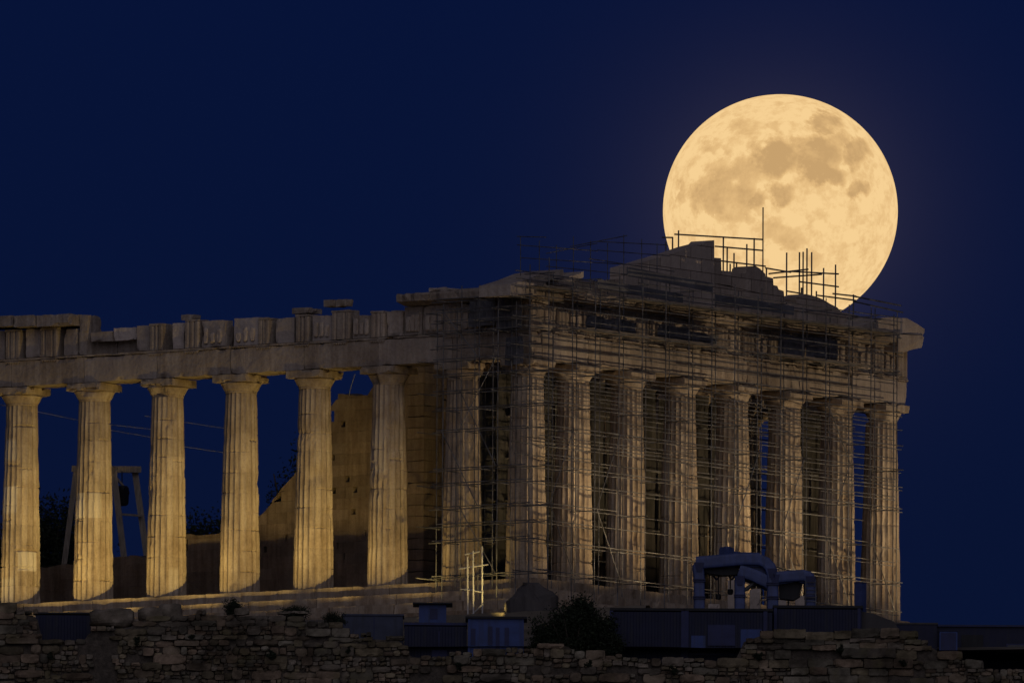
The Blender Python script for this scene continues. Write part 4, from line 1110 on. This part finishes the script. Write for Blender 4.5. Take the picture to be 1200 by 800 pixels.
for i in range(n - 1):
    F += [(i, i + 1, n + i + 1, n + i), (2 * n + i + 1, 2 * n + i, 3 * n + i, 3 * n + i + 1), (n + i, n + i + 1, 3 * n + i + 1, 3 * n + i)]
cm.add(V, F); cm.build('wall_core', M['mortar'], RW)

def boulder(px, py, w, h, label, seed, dep=-23.6):
    q = onD(px, py, dep); mb = MB(); mb.rough((-w / 2, -w * .35, 0), (w / 2, w * .35, h), .14, .03, .1, seed, 1.25, round_=.7, frame=((0, 0, 0), tuple(RH), tuple(FH), (0, 0, 1)))
    o = mb.build('boulder', M['rubble'], None); o.location = q; tag(o, label, 'boulder', 'loose boulders on the rubble wall')
boulder(131, 735, 2.0, .85, 'wide pale boulder under the second column, beside the dark recess', 901)
boulder(177, 730, 1.2, .75, 'squarish boulder below the gap left of the third column', 902)
boulder(200, 727, 1.0, .8, 'tall rounded boulder just below the third column', 903)
boulder(283, 721, .8, .35, 'small flat pinkish stone block below the fourth column', 904)
boulder(343, 720, 1.5, .16, 'thin pale stone slab lying left of the fifth column base', 905)

# ------------------------------------------------------------------ site huts and containers behind the wall
def hut(name, label, cat, px0, px1, ytop, ybot, dep, depth, body, roof=None, over=.0, rib=True, roof_h=.12):
    """An upright box whose front faces the valley; returns (thing, width, height)."""
    a, b = onD(px0, ytop, dep), onD(px1, ytop, dep)
    w = (b - a).dot(RH); z1 = (a.z + b.z) / 2; z0 = onD((px0 + px1) / 2, ybot, dep).z - .5
    base = Vector((a.x, a.y, z0)); t = thing(name, label, cat, base)
    t.rotation_euler = (0, 0, math.atan2(RH.y, RH.x))
    h = z1 - z0; mb = MB()
    if rib:                                           # corrugated walls
        pts = []; x = 0.06; k = 0
        while x < w - .06:
            pts.append((x, .0 if k % 2 else .014)); pts.append((min(x + .11, w - .06), .0 if k % 2 else .014)); x += .14; k += 1
        prof_ = [(0, 0)] + pts + [(w, 0), (w, depth), (0, depth)]
        mb.prism([(x_, y_, .05) for x_, y_ in prof_], (0, 0, h - .1 - (roof_h if roof else 0)))
    else: mb.box((0, 0, 0), (w, depth, h - (roof_h if roof else 0)))
    mb.build('body', M[body], t)
    if roof:
        mb = MB(); mb.box((-over, -over, h - roof_h + .003), (w + over, depth + over, h)); mb.build('roof', M[roof], t)
    return t, w, h
def sub(t, name, mt, lo, hi): mb = MB(); mb.box(lo, hi); return mb.build(name, M[mt], t)
t, w, h = hut('container', 'long dark navy site container behind the wall right of the bush', 'container', 716, 801, 712, 772, -21, 2.4, 'navy_dark', 'black', .05)
for x in (-.06, w - .1): sub(t, 'corner_post', 'navy', (x, -.07, 0), (x + .16, .06, h - .13))
t, w, h = hut('container', 'navy site container with pale blue window panels below the blue hoist frame', 'container', 802.5, 905, 712.5, 772, -21, 2.4, 'navy_dark', 'black', .05)
for x in (-.0, w - .4): sub(t, 'corner_post', 'navy', (x, -.07, 0), (x + .18, .06, h - .13))
sub(t, 'window', 'navy', (1.05, -.05, h - 1.7), (2.3, .03, h - .75)); sub(t, 'window', 'blue', (2.55, -.052, h - 1.9), (3.5, .03, h - .95)); sub(t, 'window', 'blue', (.3, -.05, h - 1.95), (.95, .03, h - 1.25)); sub(t, 'sill', 'navy', (.2, -.09, h - 2.15), (3.9, .03, h - 2.05))
t, w, h = hut('container', 'dark navy container on the far right wall top under the blue post', 'container', 907, 1010, 709, 745, -20, 2.4, 'navy_dark', 'black', .05)
for x in (.0, w - .2): sub(t, 'corner_post', 'navy', (x, -.07, 0), (x + .14, .06, h - .13))
t, w, h = hut('container', 'black-navy container left of the bright blue shed', 'container', 474, 547, 729, 770, -22, 2.2, 'navy_dark', 'navy', .02)
sub(t, 'door', 'navy', (1.25, -.05, 0), (1.95, .03, h - 1.25)); sub(t, 'latch_bar', 'navy', (1.55, -.08, h - 1.2), (1.6, .03, h - .4))
t, w, h = hut('site_cabin', 'small blue cabin with thin black flat roof behind the navy container', 'cabin', 491, 523, 706, 735, -17, 1.6, 'blue', 'black', .28, False, .06)
sub(t, 'window', 'navy', (.5, -.03, .9), (.85, .02, h - .25))
t, w, h = hut('blue_shed', 'bright blue shed with dark overhanging roof and narrow slit windows', 'shed', 549, 614, 722, 768, -22.4, 2.2, 'blue', 'black', .14, False, .1)
for x, a in ((.22, .55), (1.0, .45), (1.75, .5)): f = sub(t, 'window', 'navy', (x - .1, -.03, h - 1.3), (x + .1, .02, h - a))
sub(t, 'door', 'navy', (1.25, -.028, 0), (1.42, .02, h - .5)); sub(t, 'corner_trim', 'blue', (-.02, -.05, 0), (.1, -.005, h - .12))
t, w, h = hut('sheet_hut', 'low grey-blue sheeted hut behind the rubble wall, left of the navy container', 'hut', 402, 472, 719, 750, -20, 2.0, 'pale_blue', 'pale_blue', .06, False, .08)
sub(t, 'panel_seam', 'navy', (1.4, -.02, 0), (1.44, .01, h - .1))
t, w, h = hut('storage_box', 'dark blue storage box set in the gap of the left wall', 'box', 42, 106, 717, 755, -21.5, 1.6, 'navy_dark', 'black', .04, True, .08)
t, w, h = hut('blue_cupboard', 'tall narrow blue cupboard beside the dark hut at lower right', 'cupboard', 1101, 1122, 738, 790, -19.5, .8, 'blue', 'navy_dark', .03, False, .06)
sub(t, 'door', 'navy', (.06, -.03, .1), (w - .06, .01, h - .12))
t, w, h = hut('dark_hut', 'long black hut with thin pale roof edge at lower right', 'hut', 1096, 1262, 732, 800, -17, 3.5, 'navy_dark', 'navy', .12, False, .09)
f = sub(t, 'window', 'navy', (3.25, -.04, h - 1.7), (4.6, .02, h - .85)); sub(f, 'pane', 'glass', (3.31, -.05, h - 1.64), (4.54, -.041, h - .91)); sub(t, 'door', 'black', (1.2, -.04, 0), (2.2, .02, h - .45))
t, w, h = hut('grey_hut', 'low grey stone-coloured hut in front of the right corner columns', 'hut', 1012, 1098, 729, 770, -19, 2.0, 'navy_dark', 'tarp', .05, False, .08)
# lean-to roof of sheets sliding down to the right corner column
p = [onD(a, b, -19.5) for a, b in ((1010, 716), (1022, 718), (1048, 728), (1056, 742), (1010, 742))]
o_ = p[0].copy(); mb = MB(); mb.prism([tuple(q - o_) for q in p], FH * 1.6); o = mb.build('covered_heap', M['tarp'], None); o.location = o_
tag(o, 'grey tarpaulin heap sloping down to the foot of the right corner column', 'heap')
q = onD(1008, 738, -17.2); t = thing('blue_post', 'short thick blue post standing at the end of the right container', 'post', q)
mb = MB(); mb.box((-.2, -.2, -.4), (.2, .2, 2.15)); mb.build('shaft', M['blue_steel'], t); mb = MB(); mb.box((-.215, -.215, 2.153), (.215, .215, 2.2)); mb.build('cap', M['navy'], t)
# grey covered pile before the corner column
q = onX(622, 694, -2.4); mb = MB()
nu = 28; V = [(-.3, .2, .42)]
for r_ in (.25, .5, .75, 1.0, 1.08):
    for k in range(nu):
        a = 2 * math.pi * k / nu; V.append((RH.x * 1.25 * r_ * math.cos(a) + FH.x * .9 * r_ * math.sin(a), RH.y * 1.25 * r_ * math.cos(a) + FH.y * .9 * r_ * math.sin(a), .44 - .8 * r_ ** 1.3 + .12 * math.sin(3 * a + 2 * r_)))
V = np.array(V); V[-nu:, 2] = -2.0; V += np.stack([vnoise(V, 1.9, k_) * .16 for k_ in (3, 4, 5)], 1)
F = [(0, 1 + k, 1 + (k + 1) % nu) for k in range(nu)] + [(1 + j * nu + k, 1 + (j + 1) * nu + k, 1 + (j + 1) * nu + (k + 1) % nu, 1 + j * nu + (k + 1) % nu) for j in range(4) for k in range(nu)]
mb.add(V, F); o = mb.build('covered_pile', M['tarp'], None); o.location = q
tag(o, 'grey tarpaulin-covered pile at the foot of the near corner column', 'pile')

# ------------------------------------------------------------------ blue hoist frame above the containers
HB = onD(885, 712, -18.5); HZ = -4.6
H_ = thing('blue_hoist_frame', 'dark blue steel hoist machine with arched frames above the containers', 'machine', (HB.x, HB.y, HZ))
def hp_(px, py, d=0.0): q = onD(px, py, -18.5) - Vector((HB.x, HB.y, HZ)); return q + FH * d
def bar(pts, w, d, name, dd=0.0, mt='blue_steel'):
    P = [hp_(a, b, dd) for a, b in pts]; n = 16; V = []
    for i, p in enumerate(P):
        u = (P[min(i + 1, len(P) - 1)] - P[max(i - 1, 0)]).normalized(); x = u.cross(FH).normalized()
        k = 1.0
        if 0 < i < len(P) - 1: k = 1 / max(.6, math.sqrt((1 + (P[i] - P[i - 1]).normalized().dot((P[i + 1] - P[i]).normalized())) / 2))
        for q in range(n):
            t_ = 2 * math.pi * (q + .5) / n; c_, s_ = math.cos(t_), math.sin(t_)
            c_, s_ = math.copysign(abs(c_) ** .38, c_), math.copysign(abs(s_) ** .38, s_)
            V.append(tuple(p + x * (c_ * w * .57 * k) + FH * (s_ * d / 2)))
    m_ = len(P); F = [(i * n + q, i * n + (q + 1) % n, (i + 1) * n + (q + 1) % n, (i + 1) * n + q) for i in range(m_ - 1) for q in range(n)] + [tuple(range(n)), tuple(range((m_ - 1) * n, m_ * n))]
    mb = MB(); mb.add(V, F)
    return mb.build(name, M[mt], H_)
for dd in (0.0, 1.5):
    bar([(819.5, 762), (819.5, 676), (818, 664), (822, 659.5), (832, 658.5)], .44, .4, 'leg', dd)
    bar([(867, 762), (867, 676)], .42, .4, 'leg', dd)
    bar([(905.5, 762), (905.5, 682), (905, 672), (902.5, 664.5), (897.5, 659), (891, 656), (880, 655)], .46, .42, 'arched_leg', dd)
    bar([(816, 659.5), (850, 656.5), (872, 654.5), (890, 655)], .52, .44, 'top_beam', dd)
    bar([(866, 668), (884, 674), (905, 684)], .5, .3, 'diagonal_arm', dd)
    bar([(908, 676.5), (930, 674.5), (941, 674), (946.5, 675.5), (949.5, 680), (950, 688), (950, 762)], .46, .4, 'side_arm', dd)
for px, py in ((819.5, 660), (867, 657), (903, 662), (950, 675)):
    mb = MB(); mb.obox(hp_(px, py, .15), hp_(px, py, 1.35), .3, .3); mb.build('cross_beam', M['blue_steel'], H_)
mb = MB(); mb.prism([hp_(a, b, .2) for a, b in ((824, 664), (866, 664), (866, 672), (846, 673), (832, 671), (824, 668))], FH * 1.1); mb.build('interior_shade', M['black'], H_)  # black block standing in for the shade inside the frame
mb = MB(); mb.prism([hp_(a, b, .25) for a, b in ((870, 664), (897, 662), (899, 676), (880, 670))], FH * 1.0); mb.build('gear_cover', M['blue_steel'], H_)
mb = MB(); mb.prism([hp_(a, b, .3) for a, b in ((913, 684), (936, 680), (940, 684), (938, 697), (930, 702), (914, 700))], FH * .9); mb.build('counterweight', M['black'], H_)
for px, py, w, h in ((853, 648, .5, .62), (861, 651, .3, .45), (868, 650.5, .3, .4)):
    mb = MB(); q = hp_(px, py, .3); mb.rough((-w / 2, -.2, -h / 2), (w / 2, .35, h / 2), .12, .02, .07, int(px), round_=.4); o = mb.build('pulley_block', M['blue_steel'], H_); o.location = q
for a, b, c, d, dd in ((853, 646, 905, 668, .4), (853, 646, 822, 660, .4), (868, 651, 950, 674, .6)):
    mb = MB(); mb.tube(hp_(a, b, dd), hp_(c, d, dd), .022, 5); mb.build('cable', M['black'], H_)
for px, a, b in ((842, 672, 694), (856, 672, 688), (924, 700, 708)):
    mb = MB(); mb.tube(hp_(px, a, .7), hp_(px, b, .7), .03, 5); q = hp_(px, b, .7); mb.rough((q.x - .11, q.y - .11, q.z - .28), (q.x + .11, q.y + .11, q.z), .08, .02, .05, px, round_=.6); mb.build('chain_hook', M['black'], H_)
for px, py in ((819.5, 664), (867, 680), (905, 671), (950, 680), (908, 678)):
    mb = MB(); mb.prism([hp_(px - 6, py - 5, -.24), hp_(px + 6, py - 5, -.24), hp_(px + 3, py + 6, -.24), hp_(px - 3, py + 6, -.24)], FH * .03); mb.build('gusset_plate', M['navy'], H_)
for px, py, w_ in ((819.5, 700, .56), (819.5, 680, .56), (867, 698, .54), (905.5, 700, .58), (905.5, 684, .58), (950, 700, .58)):   # bolted flanges
    mb = MB()
    for k in (-.04, .04):
        q = hp_(px, py) + Vector((0, 0, k)); mb.obox(q - Vector((0, 0, .025)), q + Vector((0, 0, .025)), w_, w_)
    mb.build('flange', M['navy'], H_)
mb = MB()
for k in range(6): mb.tube(hp_(944, 705 - 4.5 * k, -.32), hp_(956, 705 - 4.5 * k, -.32), .018, 5)
for px in (944, 956): mb.tube(hp_(px, 712, -.32), hp_(px, 680, -.32), .022, 5)
mb.build('ladder', M['steel'], H_)
mb = MB(); mb.tube(hp_(874, 690, .3), hp_(896, 672, .3), .1, 8); mb.tube(hp_(868, 695, .3), hp_(876, 688.5, .3), .06, 8); mb.build('hydraulic_ram', M['steel'], H_)
for k in range(5):
    mb = MB(); mb.obox(hp_(822 + 9 * k, 676 - (k % 2) * 12, 1.55), hp_(831 + 9 * k, 664 + (k % 2) * 12, 1.55), .07, .07); mb.build('lattice_bar', M['blue_steel'], H_)
# chains, ropes and pale site clutter seen through the frame
q = onD(845, 700, -12); t = thing('cut_marble_pile', 'pale marble blocks stacked behind the blue hoist frame', 'marble blocks', q)
for k, (a, b, c, d) in enumerate(((-.6, -2.2, .55, .9), (.3, -2.2, .7, 2.0), (1.3, -2.2, .5, 1.6), (2.2, -2.2, .8, 1.1), (3.4, -2.2, .9, 1.3))):
    mb = MB(); mb.rough((a, -.5, b), (a + c, .5, b + d + 1.0), .15, .02, .12, 930 + k, 1.1, .4, frame=((0, 0, 0), tuple(RH), tuple(FH), (0, 0, 1)), round_=.15); mb.build('block', M['entab'], t)

# ------------------------------------------------------------------ floodlighting: lamps on the ground before the temple
for i, y in enumerate(FY[:11]):
    if i == 0: continue
    pw = (0, 850, 1750, 2550, 2150, 2850, 2700, 2300, 2250, 2250, 2250)[i]
    flood((-4.0, y - 6.0 + jit(.35), -2.2), (1.0, y, 3.5 + jit(.4)), pw, 54, 1.0, .07)
for y in (-13, -2, 9, 20):                            # wider beams from farther down the slope
    flood((-11.0, y, -2.6), (1.0, y + 12.0, 7.5), 300, 70, 1.0, .2, color=(1.0, 0.69, 0.38))
for i, x in enumerate([1.03] + FX):
    pw = (1900, 3100, 2700, 2000, 3900, 2300, 2600, 1900)[i]
    flood((x + 3.0, -6.8 + jit(.2), -2.0), (x + .2, .8, 4.2), pw, 50, 1.0, .06, color=(1.0, 0.72, 0.38))
for x in (2, 11, 20, 29):                             # wide weak beams on the front's entablature
    flood((x + 3.5, -12.0, -2.4), (x, .2, 10.2), 3800, 52, 1.0, .1, color=(1.0, 0.76, 0.48))
flood(onX(550.5, 727, -3.1), onX(556, 660, -2.55), 520, 60, 1.0, .05)
